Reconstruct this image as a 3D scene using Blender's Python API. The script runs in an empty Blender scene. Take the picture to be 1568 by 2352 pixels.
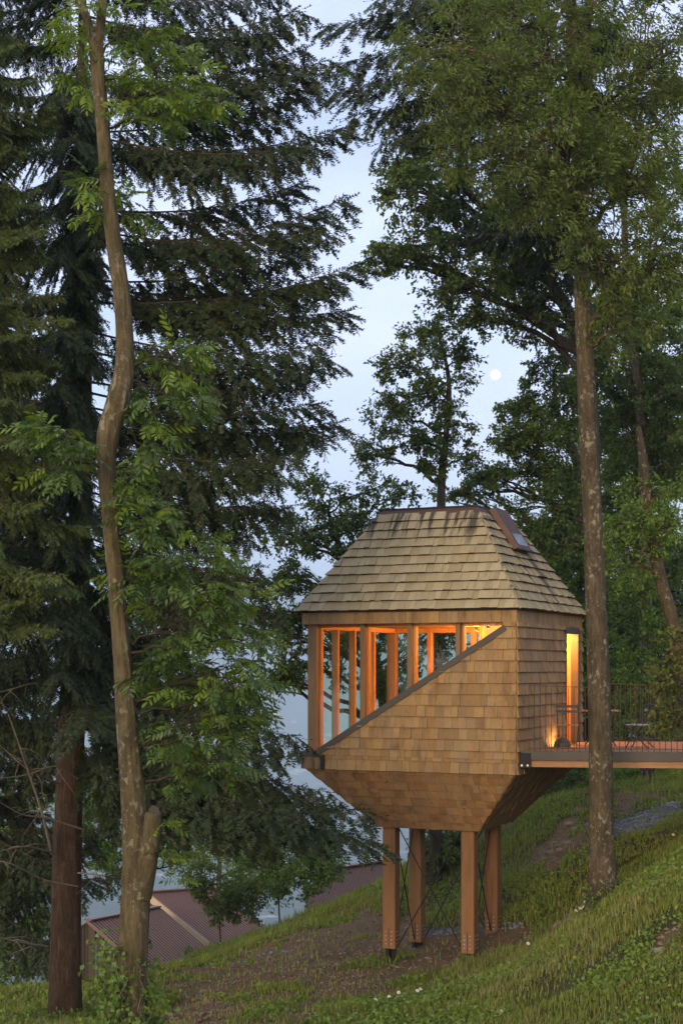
import bpy, math, random
import numpy as np
from mathutils import Vector, Matrix

random.seed(7)
RNG = np.random.default_rng(11)
SC = bpy.context.scene
COL = SC.collection

# ------------------------------------------------------------------ camera
# picture coordinates used for surveying the place: 1568 x 2352, horizon row HZ, focal length FP
FP, CX, HZ = 3528.0, 784.0, 1534.0
cam = bpy.data.cameras.new('camera')
camo = bpy.data.objects.new('camera', cam)
COL.objects.link(camo)
camo.location = (0, 0, 0)
camo.rotation_euler = (math.radians(90), 0, 0)
cam.sensor_fit = 'VERTICAL'
cam.sensor_height = 36.0
cam.lens = FP / 2352.0 * 36.0
cam.shift_y = (HZ - 1176.0) / 2352.0
cam.clip_start = 0.1
cam.clip_end = 30000.0
SC.camera = camo

# ------------------------------------------------------------------ sky and sun (dusk, sun low behind the viewer)
SUN_EL, SUN_AZ = math.radians(14.0), math.radians(200.0)    # azimuth clockwise from +Y
world = bpy.data.worlds.new('World')
SC.world = world
world.use_nodes = True
wn, wl = world.node_tree.nodes, world.node_tree.links
wn.clear()
w_out = wn.new('ShaderNodeOutputWorld')
w_bg = wn.new('ShaderNodeBackground')
w_sky = wn.new('ShaderNodeTexSky')
w_sky.sky_type = 'NISHITA'
w_sky.sun_disc = False
w_sky.sun_elevation = SUN_EL
w_sky.sun_rotation = SUN_AZ
w_sky.altitude = 600
w_sky.air_density = 1.0
w_sky.dust_density = 1.5
w_sky.ozone_density = 2.0
w_tc = wn.new('ShaderNodeTexCoord')
w_map = wn.new('ShaderNodeMapping')
w_map.inputs['Scale'].default_value = (1.6, 1.6, 4.0)
w_nz = wn.new('ShaderNodeTexNoise')
w_nz.inputs['Scale'].default_value = 2.6
w_nz.inputs['Detail'].default_value = 4
w_nz.inputs['Roughness'].default_value = 0.5
w_rmp = wn.new('ShaderNodeMapRange')
w_rmp.inputs['From Min'].default_value = 0.36
w_rmp.inputs['From Max'].default_value = 0.64
w_rmp.inputs['To Min'].default_value = 0.42
w_rmp.inputs['To Max'].default_value = 0.92
w_mix = wn.new('ShaderNodeMix'); w_mix.data_type = 'RGBA'
w_mix.inputs['B'].default_value = (6.2, 6.6, 8.7, 1)          # thin lavender cloud veil
wl.new(w_tc.outputs['Generated'], w_map.inputs['Vector'])
wl.new(w_map.outputs['Vector'], w_nz.inputs['Vector'])
wl.new(w_nz.outputs['Fac'], w_rmp.inputs['Value'])
wl.new(w_rmp.outputs['Result'], w_mix.inputs['Factor'])
wl.new(w_sky.outputs['Color'], w_mix.inputs['A'])
wl.new(w_mix.outputs['Result'], w_bg.inputs['Color'])
w_bg.inputs['Strength'].default_value = 0.1
wl.new(w_bg.outputs['Background'], w_out.inputs['Surface'])

sun = bpy.data.lights.new('sun', 'SUN')
sun.energy = 1.5
sun.angle = math.radians(25)
sun.color = (1.0, 0.74, 0.44)
suno = bpy.data.objects.new('sun', sun)
COL.objects.link(suno)
sd = Vector((math.sin(SUN_AZ) * math.cos(SUN_EL), math.cos(SUN_AZ) * math.cos(SUN_EL), math.sin(SUN_EL)))
suno.rotation_euler = sd.to_track_quat('Z', 'Y').to_euler()
suno.location = sd * 40

SC.view_settings.view_transform = 'Standard'
SC.view_settings.look = 'None'
SC.view_settings.exposure = 0.92
SC.view_settings.gamma = 1.0
SC.view_settings.use_curve_mapping = False
SC.cycles.max_bounces = 8
SC.cycles.volume_bounces = 1
SC.cycles.transparent_max_bounces = 24
SC.cycles.use_denoising = True

# ------------------------------------------------------------------ helpers
def P(x, y, d):
    """point seen at picture position (x, y) standing d metres away"""
    return Vector(((x - CX) * d / FP, d, (HZ - y) * d / FP))

def tag(o, label=None, cat=None, group=None, kind=None):
    if label: o['label'] = label
    if cat: o['category'] = cat
    if group: o['group'] = group
    if kind: o['kind'] = kind
    return o

def empty(name, loc, label=None, cat=None, group=None):
    o = bpy.data.objects.new(name, None)
    COL.objects.link(o)
    o.location = loc
    o.empty_display_size = 0.1
    return tag(o, label, cat, group)

def link(name, me, parent=None, mats=None):
    """mesh given in world coordinates, hung under an unrotated parent"""
    o = bpy.data.objects.new(name, me)
    COL.objects.link(o)
    if mats is not None:
        for m in (mats if isinstance(mats, (list, tuple)) else [mats]):
            me.materials.append(m)
    if parent is not None:
        o.parent = parent
        if parent.type == 'EMPTY':
            o.location = -Vector(parent.location)
    return o

def fast_mesh(name, V, F, var=None, mat_idx=None, smooth=False, attrs=None):
    V = np.asarray(V, dtype=np.float32)
    F = np.asarray(F, dtype=np.int32)
    me = bpy.data.meshes.new(name)
    n, k = F.shape
    me.vertices.add(len(V)); me.vertices.foreach_set('co', V.ravel())
    me.loops.add(n * k); me.loops.foreach_set('vertex_index', F.ravel())
    me.polygons.add(n)
    me.polygons.foreach_set('loop_start', np.arange(0, n * k, k, dtype=np.int32))
    if smooth: me.polygons.foreach_set('use_smooth', np.ones(n, dtype=bool))
    if mat_idx is not None: me.polygons.foreach_set('material_index', np.asarray(mat_idx, dtype=np.int32))
    if var is not None:
        a = me.attributes.new('var', 'FLOAT', 'FACE'); a.data.foreach_set('value', np.asarray(var, dtype=np.float32))
    for k_, arr in (attrs or {}).items():
        a = me.attributes.new(k_, 'FLOAT', 'POINT'); a.data.foreach_set('value', np.asarray(arr, dtype=np.float32))
    me.update(calc_edges=True)
    return me

def py_mesh(name, V, F, smooth=False):
    me = bpy.data.meshes.new(name)
    me.from_pydata([tuple(v) for v in V], [], F)
    if smooth:
        me.polygons.foreach_set('use_smooth', np.ones(len(me.polygons), dtype=bool))
    me.update()
    return me

def beam_geo(p0, p1, w, h, up=Vector((0, 0, 1)), ch=0.0):
    """bar from p0 to p1, w across, h along up, optional chamfered edges"""
    p0, p1 = Vector(p0), Vector(p1)
    ax = (p1 - p0).normalized()
    sd_ = ax.cross(up)
    if sd_.length < 1e-5: sd_ = ax.cross(Vector((0, 1, 0)))
    sd_.normalize()
    u2 = sd_.cross(ax).normalized()
    a, b = w / 2, h / 2
    if ch > 0:
        prof = [(-a + ch, -b), (a - ch, -b), (a, -b + ch), (a, b - ch), (a - ch, b), (-a + ch, b), (-a, b - ch), (-a, -b + ch)]
    else:
        prof = [(-a, -b), (a, -b), (a, b), (-a, b)]
    n = len(prof)
    V = [p + sd_ * x + u2 * y for p in (p0, p1) for x, y in prof]
    F = [[i, (i + 1) % n, n + (i + 1) % n, n + i] for i in range(n)] + [list(range(n))[::-1], list(range(n, 2 * n))]
    return V, F

def beam(name, p0, p1, w, h, mat, parent=None, up=Vector((0, 0, 1)), ch=0.0):
    V, F = beam_geo(p0, p1, w, h, up, ch)
    return link(name, py_mesh(name, V, F), parent, mat)

def vnoise(x, y, seed=0):
    """cheap smooth value noise on arrays"""
    x = np.asarray(x, float); y = np.asarray(y, float)
    xi, yi = np.floor(x), np.floor(y)
    fx, fy = x - xi, y - yi
    fx, fy = fx * fx * (3 - 2 * fx), fy * fy * (3 - 2 * fy)
    def hsh(i, j):
        v = np.sin(i * 127.1 + j * 311.7 + seed * 74.7) * 43758.5453
        return v - np.floor(v)
    return (hsh(xi, yi) * (1 - fx) + hsh(xi + 1, yi) * fx) * (1 - fy) + (hsh(xi, yi + 1) * (1 - fx) + hsh(xi + 1, yi + 1) * fx) * fy

def fbm(x, y, oct=4, seed=0):
    v, a, t = 0, 0.5, 0
    for k in range(oct):
        v = v + a * vnoise(np.asarray(x) * 2 ** k, np.asarray(y) * 2 ** k, seed + k); t += a; a *= 0.5
    return v / t

def smooth_path(pts, n):
    """Catmull-Rom through rows of pts (any number of columns), resampled to n rows"""
    pts = np.asarray(pts, float)
    Q = np.vstack([2 * pts[0] - pts[1], pts, 2 * pts[-1] - pts[-2]])
    m = len(pts) - 1
    t = np.linspace(0, m - 1e-6, n)
    i = np.floor(t).astype(int); f = (t - i)[:, None]
    p0, p1, p2, p3 = Q[i], Q[i + 1], Q[i + 2], Q[i + 3]
    return 0.5 * ((2 * p1) + (-p0 + p2) * f + (2 * p0 - 5 * p1 + 4 * p2 - p3) * f ** 2 + (-p0 + 3 * p1 - 3 * p2 + p3) * f ** 3)

def tube_np(path, rad, sides, rough=0.0, seed=0, fine=0.0):
    path = np.asarray(path, float); n = len(path)
    T = np.gradient(path, axis=0); T /= np.linalg.norm(T, axis=1)[:, None] + 1e-9
    ref = np.array([1.0, 0, 0]) if abs(T[:, 0]).mean() < 0.8 else np.array([0, 0, 1.0])
    A = np.cross(T, ref); A /= np.linalg.norm(A, axis=1)[:, None] + 1e-9
    B = np.cross(T, A)
    th = np.linspace(0, 2 * np.pi, sides, endpoint=False)
    r = np.asarray(rad, float)[:, None] * np.ones((1, sides))
    if rough > 0:
        L = np.concatenate([[0], np.cumsum(np.linalg.norm(np.diff(path, axis=0), axis=1))])
        cx, cy = np.cos(th) * 1.3 + 5, np.sin(th) * 1.3 + 5
        for j in range(sides):
            r[:, j] *= 1 + rough * ((fbm(L * 1.3 + cx[j] * 3, np.full(n, cy[j] * 3), 3, seed) - 0.5) * 2)
    if fine > 0:
        L = np.concatenate([[0], np.cumsum(np.linalg.norm(np.diff(path, axis=0), axis=1))])
        cx, cy = np.cos(th), np.sin(th)
        for j in range(sides):
            r[:, j] *= 1 + fine * (fbm(cx[j] * 9 + L * .9 + 40, cy[j] * 9 + L * 2.2 + 40, 3, seed + 5) - 0.5) * 2
    V = path[:, None, :] + A[:, None, :] * (np.cos(th)[None, :, None] * r[..., None]) + B[:, None, :] * (np.sin(th)[None, :, None] * r[..., None])
    V = V.reshape(-1, 3)
    i = np.arange(n - 1)[:, None] * sides; j = np.arange(sides)[None, :]; j2 = (j + 1) % sides
    F = np.stack([i + j, i + j2, i + sides + j2, i + sides + j], -1).reshape(-1, 4)
    return V, F

class Geo:
    """collects quads / tris into one mesh"""
    def __init__(s): s.V, s.F, s.n, s.var, s.mi = [], [], 0, [], []
    def add(s, V, F, var=0.5, mi=0):
        V = np.asarray(V, float); F = np.asarray(F, int)
        s.V.append(V); s.F.append(F + s.n); s.n += len(V)
        s.var.append(np.full(len(F), var) if np.isscalar(var) else np.asarray(var)); s.mi.append(np.full(len(F), mi))
    def tris(s):
        out, var, mi = [], [], []
        for F, v, m in zip(s.F, s.var, s.mi):
            if F.shape[1] == 4:
                out.append(np.stack([F[:, [0, 1, 2]], F[:, [0, 2, 3]]], 1).reshape(-1, 3)); var.append(np.repeat(v, 2)); mi.append(np.repeat(m, 2))
            else:
                out.append(F); var.append(v); mi.append(m)
        return np.vstack(s.V), np.vstack(out), np.concatenate(var), np.concatenate(mi)
    def mesh(s, name, smooth=False):
        V, F, var, mi = s.tris()
        return fast_mesh(name, V, F, var, mi, smooth)

# ------------------------------------------------------------------ materials
def nmat(name):
    m = bpy.data.materials.new(name); m.use_nodes = True
    nt = m.node_tree; b = nt.nodes['Principled BSDF']
    return m, nt, b

def N(nt, typ, **kw):
    n = nt.nodes.new(typ)
    for k, v in kw.items():
        if k.startswith('i_'): n.inputs[k[2:].replace('_', ' ')].default_value = v
        else: setattr(n, k, v)
    return n

def ramp(nt, stops):
    r = nt.nodes.new('ShaderNodeValToRGB')
    els = r.color_ramp.elements
    while len(els) < len(stops): els.new(0.5)
    for e, (p, c) in zip(els, stops):
        e.position = p; e.color = (c[0], c[1], c[2], 1)
    return r

def mixc(nt, fac, a, b, mode='MIX'):
    m = nt.nodes.new('ShaderNodeMix'); m.data_type = 'RGBA'; m.blend_type = mode
    for sock, v in ((m.inputs[0], fac), (m.inputs[6], a), (m.inputs[7], b)):
        if hasattr(v, 'is_output'): nt.links.new(v, sock)
        elif isinstance(v, (int, float)): sock.default_value = v
        else: sock.default_value = (v[0], v[1], v[2], 1)
    return m.outputs[2]

def math_(nt, op, a, b=None, c=None):
    m = nt.nodes.new('ShaderNodeMath'); m.operation = op
    for i, v in enumerate((a, b, c)):
        if v is None: continue
        if hasattr(v, 'is_output'): nt.links.new(v, m.inputs[i])
        else: m.inputs[i].default_value = v
    return m.outputs[0]

def noise_(nt, vec, scale, detail=4, rough=0.55, mscale=None):
    if mscale is not None:
        mp = N(nt, 'ShaderNodeMapping'); mp.inputs['Scale'].default_value = mscale
        nt.links.new(vec, mp.inputs['Vector']); vec = mp.outputs['Vector']
    n = N(nt, 'ShaderNodeTexNoise'); n.inputs['Scale'].default_value = scale
    n.inputs['Detail'].default_value = detail; n.inputs['Roughness'].default_value = rough
    nt.links.new(vec, n.inputs['Vector'])
    return n.outputs['Fac']

def bump_(nt, b, h, strength=0.4, dist=0.02):
    bp = N(nt, 'ShaderNodeBump'); bp.inputs['Strength'].default_value = strength; bp.inputs['Distance'].default_value = dist
    nt.links.new(h, bp.inputs['Height']); nt.links.new(bp.outputs['Normal'], b.inputs['Normal'])

def mr(nt, v, a, b, c=0.0, d=1.0):
    m = N(nt, 'ShaderNodeMapRange'); m.inputs[1].default_value = a; m.inputs[2].default_value = b
    m.inputs[3].default_value = c; m.inputs[4].default_value = d
    nt.links.new(v, m.inputs[0]); return m.outputs[0]

def wood_mat(name, c1, c2, c3, rough=0.75, grain=(18, 1.2, 6), local=True, knots=0.35, stain=None, checks=0.0):
    """planks and shingles: every piece its own tone, grain along its length, knots; stain(nt, colour)->colour adds water marks"""
    m, nt, b = nmat(name)
    oi = N(nt, 'ShaderNodeObjectInfo'); at = N(nt, 'ShaderNodeAttribute', attribute_name='var')
    tc = N(nt, 'ShaderNodeTexCoord')
    rnd = math_(nt, 'FRACT', math_(nt, 'ADD', oi.outputs['Random'], at.outputs['Fac']))
    vec = tc.outputs['Object']
    off = N(nt, 'ShaderNodeVectorMath', operation='ADD')
    cmb = N(nt, 'ShaderNodeCombineXYZ')
    nt.links.new(math_(nt, 'MULTIPLY', rnd, 37.0), cmb.inputs[0]); nt.links.new(math_(nt, 'MULTIPLY', rnd, 91.0), cmb.inputs[1])
    nt.links.new(vec, off.inputs[0]); nt.links.new(cmb.outputs[0], off.inputs[1])
    g = noise_(nt, off.outputs[0], 1.0, 5, 0.6, grain)
    kn = noise_(nt, off.outputs[0], 1.0, 2, 0.5, tuple(x * 0.22 for x in grain))
    r = ramp(nt, [(0.0, c1), (0.5, c2), (1.0, c3)])
    nt.links.new(math_(nt, 'ADD', math_(nt, 'MULTIPLY', rnd, 0.7), math_(nt, 'MULTIPLY', g, 0.35)), r.inputs[0])
    col = mixc(nt, mr(nt, g, 0.45, 0.75, 0, 0.5), r.outputs[0], tuple(x * 0.55 for x in c1))
    col = mixc(nt, mr(nt, kn, 0.66, 0.78, 0, knots), col, tuple(x * 0.3 for x in c1))
    odd = math_(nt, 'FRACT', math_(nt, 'MULTIPLY', rnd, 7.13))
    col = mixc(nt, mr(nt, odd, 0.86, 0.98, 0, 0.24), col, tuple(x * 0.4 for x in c1))
    if checks:
        ck = noise_(nt, off.outputs[0], 1.0, 3, 0.6, (48, 48, 0.9))
        col = mixc(nt, mr(nt, ck, 0.63, 0.67, 0, checks), col, tuple(x * 0.25 for x in c1))
    if stain: col = stain(nt, col)
    nt.links.new(col, b.inputs['Base Color'])
    b.inputs['Roughness'].default_value = rough
    b.inputs['Specular IOR Level'].default_value = 0.25
    bump_(nt, b, g, 0.35, 0.01)
    return m

def plain_mat(name, c, rough=0.6, metal=0.0, var=0.25, scale=8.0, spec=0.4):
    m, nt, b = nmat(name)
    tc = N(nt, 'ShaderNodeTexCoord')
    n = noise_(nt, tc.outputs['Object'], scale, 5, 0.6)
    col = mixc(nt, n, tuple(x * (1 - var) for x in c), tuple(min(1, x * (1 + var)) for x in c))
    nt.links.new(col, b.inputs['Base Color'])
    nt.links.new(mr(nt, n, 0.3, 0.7, max(0.05, rough - 0.12), min(1, rough + 0.12)), b.inputs['Roughness'])
    b.inputs['Metallic'].default_value = metal; b.inputs['Specular IOR Level'].default_value = spec
    bump_(nt, b, n, 0.15, 0.01)
    return m

def bark_mat(name, dark, light, lichen=None, lich_amt=0.3, vscale=1.0, furrow=None):
    m, nt, b = nmat(name)
    tc = N(nt, 'ShaderNodeTexCoord'); v = tc.outputs['Object']
    g = noise_(nt, v, 1.0, 6, 0.65, (26 * vscale, 26 * vscale, 5 * vscale))
    g2 = noise_(nt, v, 1.0, 4, 0.6, (5, 5, 2.2))
    col = mixc(nt, mr(nt, g, 0.35, 0.68), dark, light)
    col = mixc(nt, mr(nt, g2, 0.42, 0.7, 0, 0.6), col, tuple(x * 0.55 for x in dark))
    if furrow:
        f = noise_(nt, v, 1.0, 5, 0.6, (13, 13, 1.1))
        col = mixc(nt, mr(nt, f, 0.58, 0.66, 0, 0.8), col, furrow)
    if lichen:
        l1 = noise_(nt, v, 1.0, 3, 0.5, (16, 16, 11)); l2 = noise_(nt, v, 1.0, 2, 0.5, (2.6, 2.6, 1.6)); l3 = noise_(nt, v, 1.0, 2, 0.5, (55, 55, 30))
        mask = math_(nt, 'MAXIMUM', math_(nt, 'MULTIPLY', mr(nt, l1, 0.56, 0.62), mr(nt, l2, 0.42, 0.56)), mr(nt, l3, 0.66, 0.72, 0, 0.8))
        col = mixc(nt, math_(nt, 'MULTIPLY', mask, lich_amt), col, lichen)
    nt.links.new(col, b.inputs['Base Color'])
    b.inputs['Roughness'].default_value = 0.9; b.inputs['Specular IOR Level'].default_value = 0.15
    bump_(nt, b, g, 0.8, 0.03)
    return m

def leaf_mat(name, c1, c2, c3, trans=0.3, rough=0.5):
    m, nt, b = nmat(name)
    at = N(nt, 'ShaderNodeAttribute', attribute_name='var'); oi = N(nt, 'ShaderNodeObjectInfo')
    f = math_(nt, 'FRACT', math_(nt, 'ADD', at.outputs['Fac'], math_(nt, 'MULTIPLY', oi.outputs['Random'], 0.25)))
    r = ramp(nt, [(0.0, c1), (0.55, c2), (1.0, c3)])
    nt.links.new(f, r.inputs[0])
    nt.links.new(r.outputs[0], b.inputs['Base Color'])
    b.inputs['Roughness'].default_value = rough; b.inputs['Specular IOR Level'].default_value = 0.3
    tr = N(nt, 'ShaderNodeBsdfTranslucent')
    nt.links.new(mixc(nt, 1.0, r.outputs[0], (1.3, 1.25, 0.55), 'MULTIPLY'), tr.inputs['Color'])
    mx = N(nt, 'ShaderNodeMixShader'); mx.inputs[0].default_value = trans
    nt.links.new(b.outputs[0], mx.inputs[1]); nt.links.new(tr.outputs[0], mx.inputs[2])
    nt.links.new(mx.outputs[0], nt.nodes['Material Output'].inputs['Surface'])
    return m

# ------------------------------------------------------------------ terrain
CTRL = [  # picture x, y, distance: places where the ground was surveyed
 (0,2352,24),(200,2352,25),(400,2352,24.5),(784,2352,23),(1176,2352,21),(1568,2352,19),
 (893,2207,31),(1072,2205,30.2),(948,2172,33.2),(1130,2142,32.2),(1110,2245,28),(1180,2205,27),
 (1390,2068,27),(1568,2010,24),(1568,2150,21.5),(1568,2250,20),(1300,2200,24),
 (1568,1915,32),(1470,1885,36),(1568,1815,40),(1568,1780,44),(1300,1965,34),(1225,1865,40),(1180,2060,33),(1150,2130,32),
 (980,2105,37),(980,2010,41),(980,1965,45),(870,2034,45),(705,2104,43),(560,2155,42),(470,2212,41),(380,2262,40),(200,2290,38),(0,2300,36),
 (490,2215,34),(640,2158,37),(490,2284,28),(784,2235,30),
]
gp = [tuple(P(*c)) for c in CTRL]
gp += [(-2.6, 18, -4.75), (0, 14, -3.9), (0, 8, -2.6), (0, 3, -2.0), (4, 14, -3.6), (-6, 14, -4.3), (3, 5, -2.0), (-4, 5, -2.6),
       (-14, 0, -3.5), (14, 0, 0.5), (14, 20, -0.8), (16, 36, -0.9), (14, 45, -2.0), (20, 60, -2.0), (9, 52, -3.0), (7, 60, -4.5), (3, 56, -7.5),
       (-2, 56, -10.5), (-8, 56, -12.5), (-14, 52, -12.5), (-20, 40, -10.5), (-22, 20, -7.0), (0, 75, -16), (-15, 80, -20), (20, 85, -9),
       (-35, 30, -14), (-40, 80, -26), (40, 30, 6), (45, 80, 0), (0, 110, -28), (-50, 120, -40), (50, 120, -14), (40, -10, 5), (-40, -10, -8)]
GP = np.array(gp)
def _U(r2): return np.where(r2 > 1e-12, 0.5 * r2 * np.log(np.maximum(r2, 1e-12)), 0.0)
_n = len(GP)
_K = _U(((GP[:, None, :2] - GP[None, :, :2]) ** 2).sum(-1)) + np.eye(_n) * 0.6
_Q = np.hstack([np.ones((_n, 1)), GP[:, :2]])
_A = np.vstack([np.hstack([_K, _Q]), np.hstack([_Q.T, np.zeros((3, 3))])])
_W = np.linalg.solve(_A, np.concatenate([GP[:, 2], np.zeros(3)]))
def ground(x, y, rough=True):
    x = np.atleast_1d(np.asarray(x, float)); y = np.atleast_1d(np.asarray(y, float))
    sh = x.shape; x = x.ravel(); y = y.ravel()
    z = np.empty(len(x))
    for i in range(0, len(x), 20000):
        xs, ys = x[i:i + 20000], y[i:i + 20000]
        d2 = (xs[:, None] - GP[None, :, 0]) ** 2 + (ys[:, None] - GP[None, :, 1]) ** 2
        z[i:i + 20000] = _U(d2) @ _W[:_n] + _W[_n] + _W[_n + 1] * xs + _W[_n + 2] * ys
    if rough:
        z += (fbm(x * 0.5, y * 0.5, 3, 3) - 0.5) * 0.35 + (fbm(x * 2.2, y * 2.2, 3, 9) - 0.5) * 0.14
    return z.reshape(sh)
def gz(x, y): return float(ground(x, y)[0])
def gP(x, y, d):
    p = P(x, y, d); p.z = gz(p.x, p.y); return p

def in_poly(px, py, poly):
    res = np.zeros(px.shape, bool); j = len(poly) - 1
    for i in range(len(poly)):
        xi, yi = poly[i]; xj, yj = poly[j]
        c = ((yi > py) != (yj > py)) & (px < (xj - xi) * (py - yi) / (yj - yi + 1e-9) + xi)
        res ^= c; j = i
    return res
# bare places, outlined on the slope as surveyed from the camera position
EARTH = [[(330,2360),(400,2262),(480,2212),(600,2178),(700,2142),(790,2112),(880,2085),(900,2110),(980,2120),(1050,2150),(1170,2115),(1225,2130),(1190,2165),(1090,2190),(1010,2225),(930,2262),(820,2300),(660,2335),(480,2370)],
         [(1225,1985),(1240,1930),(1290,1885),(1350,1870),(1355,1960),(1300,1995)],
         [(1470,2190),(1520,2140),(1575,2125),(1575,2170),(1530,2180)],
         [(1345,1850),(1450,1818),(1500,1822),(1440,1850),(1370,1880)]]
STONY = [[(440,2222),(560,2205),(640,2190),(700,2176),(640,2198),(540,2214)],
         [(930,2132),(1020,2130),(1110,2120),(1215,2108),(1180,2128),(1060,2144),(960,2148)],
         [(1345,1900),(1430,1872),(1575,1832),(1575,1860),(1480,1905),(1400,1925)]]
def masks(x, y, z):
    px = CX + FP * x / np.maximum(y, 1); py = HZ - FP * z / np.maximum(y, 1)
    jx = (fbm(x * 1.2, y * 0.9, 4, 21) - 0.5) * 190; jy = (fbm(x * 1.2, y * 0.9, 4, 33) - 0.5) * 80
    e = np.zeros(px.shape); g = np.zeros(px.shape)
    for p in EARTH: e = np.maximum(e, in_poly(px + jx, py + jy, p))
    for p in STONY: g = np.maximum(g, in_poly(px + jx * .4, py + jy * .4, p))
    e = e * (fbm(x * .8 + 3, y * .8, 4, 51) < .70)
    e[y < 8] = 0; g[y < 8] = 0
    return e, g

def grid_axis(stops):
    out = []
    for a, b, st in stops: out += list(np.arange(a, b, st))
    return np.array(out + [stops[-1][1]])
gx = grid_axis([(-60, -14, 2.0), (-14, 11, 0.16), (11, 60, 2.0)])
gy = grid_axis([(-14, 16, 1.0), (16, 50, 0.16), (50, 66, 0.6), (66, 130, 3.0)])
GX, GY = np.meshgrid(gx, gy)
GZ = ground(GX, GY)
e_, g_ = masks(GX.ravel(), GY.ravel(), GZ.ravel())
def blur(a):
    a = a.reshape(GX.shape)
    for _ in range(2):
        b = a.copy(); b[1:-1, 1:-1] = (a[1:-1, 1:-1] * 2 + a[:-2, 1:-1] + a[2:, 1:-1] + a[1:-1, :-2] + a[1:-1, 2:]) / 6; a = b
    return a.ravel()
nx, ny = len(gx), len(gy)
ii = (np.arange(ny - 1)[:, None] * nx + np.arange(nx - 1)[None, :])
GF = np.stack([ii, ii + 1, ii + nx + 1, ii + nx], -1).reshape(-1, 4)

def ground_mat():
    m, nt, b = nmat('meadow_soil')
    tc = N(nt, 'ShaderNodeTexCoord'); v = tc.outputs['Object']
    ae = N(nt, 'ShaderNodeAttribute', attribute_name='earth'); ag = N(nt, 'ShaderNodeAttribute', attribute_name='stony')
    n1 = noise_(nt, v, 9, 6, 0.65); n2 = noise_(nt, v, 0.7, 4, 0.6); n3 = noise_(nt, v, 38, 4, 0.7)
    turf = mixc(nt, n1, (0.035, 0.038, 0.012), (0.105, 0.100, 0.034))
    turf = mixc(nt, mr(nt, n2, 0.45, 0.62, 0, 0.7), turf, (0.10, 0.082, 0.042))
    soil = mixc(nt, n1, (0.085, 0.053, 0.026), (0.225, 0.155, 0.086))
    soil = mixc(nt, mr(nt, n3, 0.56, 0.68), soil, (0.32, 0.245, 0.16))
    soil = mixc(nt, mr(nt, n2, 0.5, 0.65, 0, 0.5), soil, (0.10, 0.075, 0.042))
    grav = mixc(nt, mr(nt, n3, 0.35, 0.65), (0.05, 0.05, 0.05), (0.19, 0.19, 0.185))
    col = mixc(nt, mr(nt, ae.outputs['Fac'], 0.3, 0.7), turf, soil)
    col = mixc(nt, mr(nt, ag.outputs['Fac'], 0.3, 0.7), col, grav)
    nt.links.new(col, b.inputs['Base Color']); b.inputs['Roughness'].default_value = 0.95; b.inputs['Specular IOR Level'].default_value = 0.1
    bump_(nt, b, math_(nt, 'ADD', n1, n3), 0.9, 0.06)
    return m
gm = fast_mesh('ground', np.stack([GX.ravel(), GY.ravel(), GZ.ravel()], -1), GF, smooth=True, attrs={'earth': blur(e_), 'stony': blur(g_)})
tag(link('ground', gm, None, ground_mat()), 'grassy slope with bare brown earth under the tree house', kind='structure')

# valley floor and far mountains
def far_mat():
    m, nt, b = nmat('far_forest_rock')
    tc = N(nt, 'ShaderNodeTexCoord'); v = tc.outputs['Object']
    n1 = noise_(nt, v, 0.0035, 6, 0.6); n2 = noise_(nt, v, 1.0, 5, 0.65, (0.012, 0.012, 0.004))
    col = mixc(nt, n1, (0.035, 0.06, 0.03), (0.07, 0.09, 0.045))
    col = mixc(nt, mr(nt, n2, 0.58, 0.66), col, (0.42, 0.36, 0.32))
    nt.links.new(col, b.inputs['Base Color']); b.inputs['Roughness'].default_value = 1.0; b.inputs['Specular IOR Level'].default_value = 0.0
    return m
FAR = far_mat()
vx = np.linspace(-2600, 2600, 60); vy = np.concatenate([np.linspace(122, 900, 30), np.linspace(1000, 8200, 30)])
VX, VY = np.meshgrid(vx, vy)
VZ = -34 - np.clip((VY - 122) / 700, 0, 1) * 290 + (fbm(VX * .004, VY * .004, 3, 5) - .5) * 30 * np.clip((VY - 122) / 300, 0, 1)
ii = (np.arange(59)[:, None] * 60 + np.arange(59)[None, :])
vm = fast_mesh('valley', np.stack([VX.ravel(), VY.ravel(), VZ.ravel()], -1), np.stack([ii, ii + 1, ii + 61, ii + 60], -1).reshape(-1, 4), smooth=True)
tag(link('valley', vm, None, FAR), 'wooded valley floor far below the slope', kind='structure')
def mountain(name, label, y0, y1, zskew, seed, base):
    n1, n2 = 220, 90
    mx = np.linspace(-2600, 2600, n1); my = np.linspace(y0, y1, n2)
    MX, MY = np.meshgrid(mx, my)
    t = np.clip((MY - y0) / (y1 - y0), 0, 1)
    crest = np.array([zskew(x) for x in mx])[None, :]
    h = np.sin(np.clip(t * 1.25, 0, 1) * np.pi / 2) ** 1.3
    MZ = base + (crest - base) * h + (fbm(MX * .003, MY * .003, 5, seed) - .5) * 150 * t * (1.2 - h * .7) + (fbm(MX * .012, MY * .012, 3, seed + 2) - .5) * 36 * t
    ii = (np.arange(n2 - 1)[:, None] * n1 + np.arange(n1 - 1)[None, :])
    me = fast_mesh(name, np.stack([MX.ravel(), MY.ravel(), MZ.ravel()], -1), np.stack([ii, ii + 1, ii + n1 + 1, ii + n1], -1).reshape(-1, 4), smooth=True)
    tag(link(name, me, None, FAR), label, kind='structure')
mountain('mountain', 'hazy blue mountainside across the valley', 4600, 8000,
         lambda x: 400 + 105 * math.exp(-((x + 215) / 130) ** 2) + 45 * math.sin(x * .003 + 1) - 60 * math.exp(-((x + 30) / 190) ** 2), 3, -330)

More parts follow.
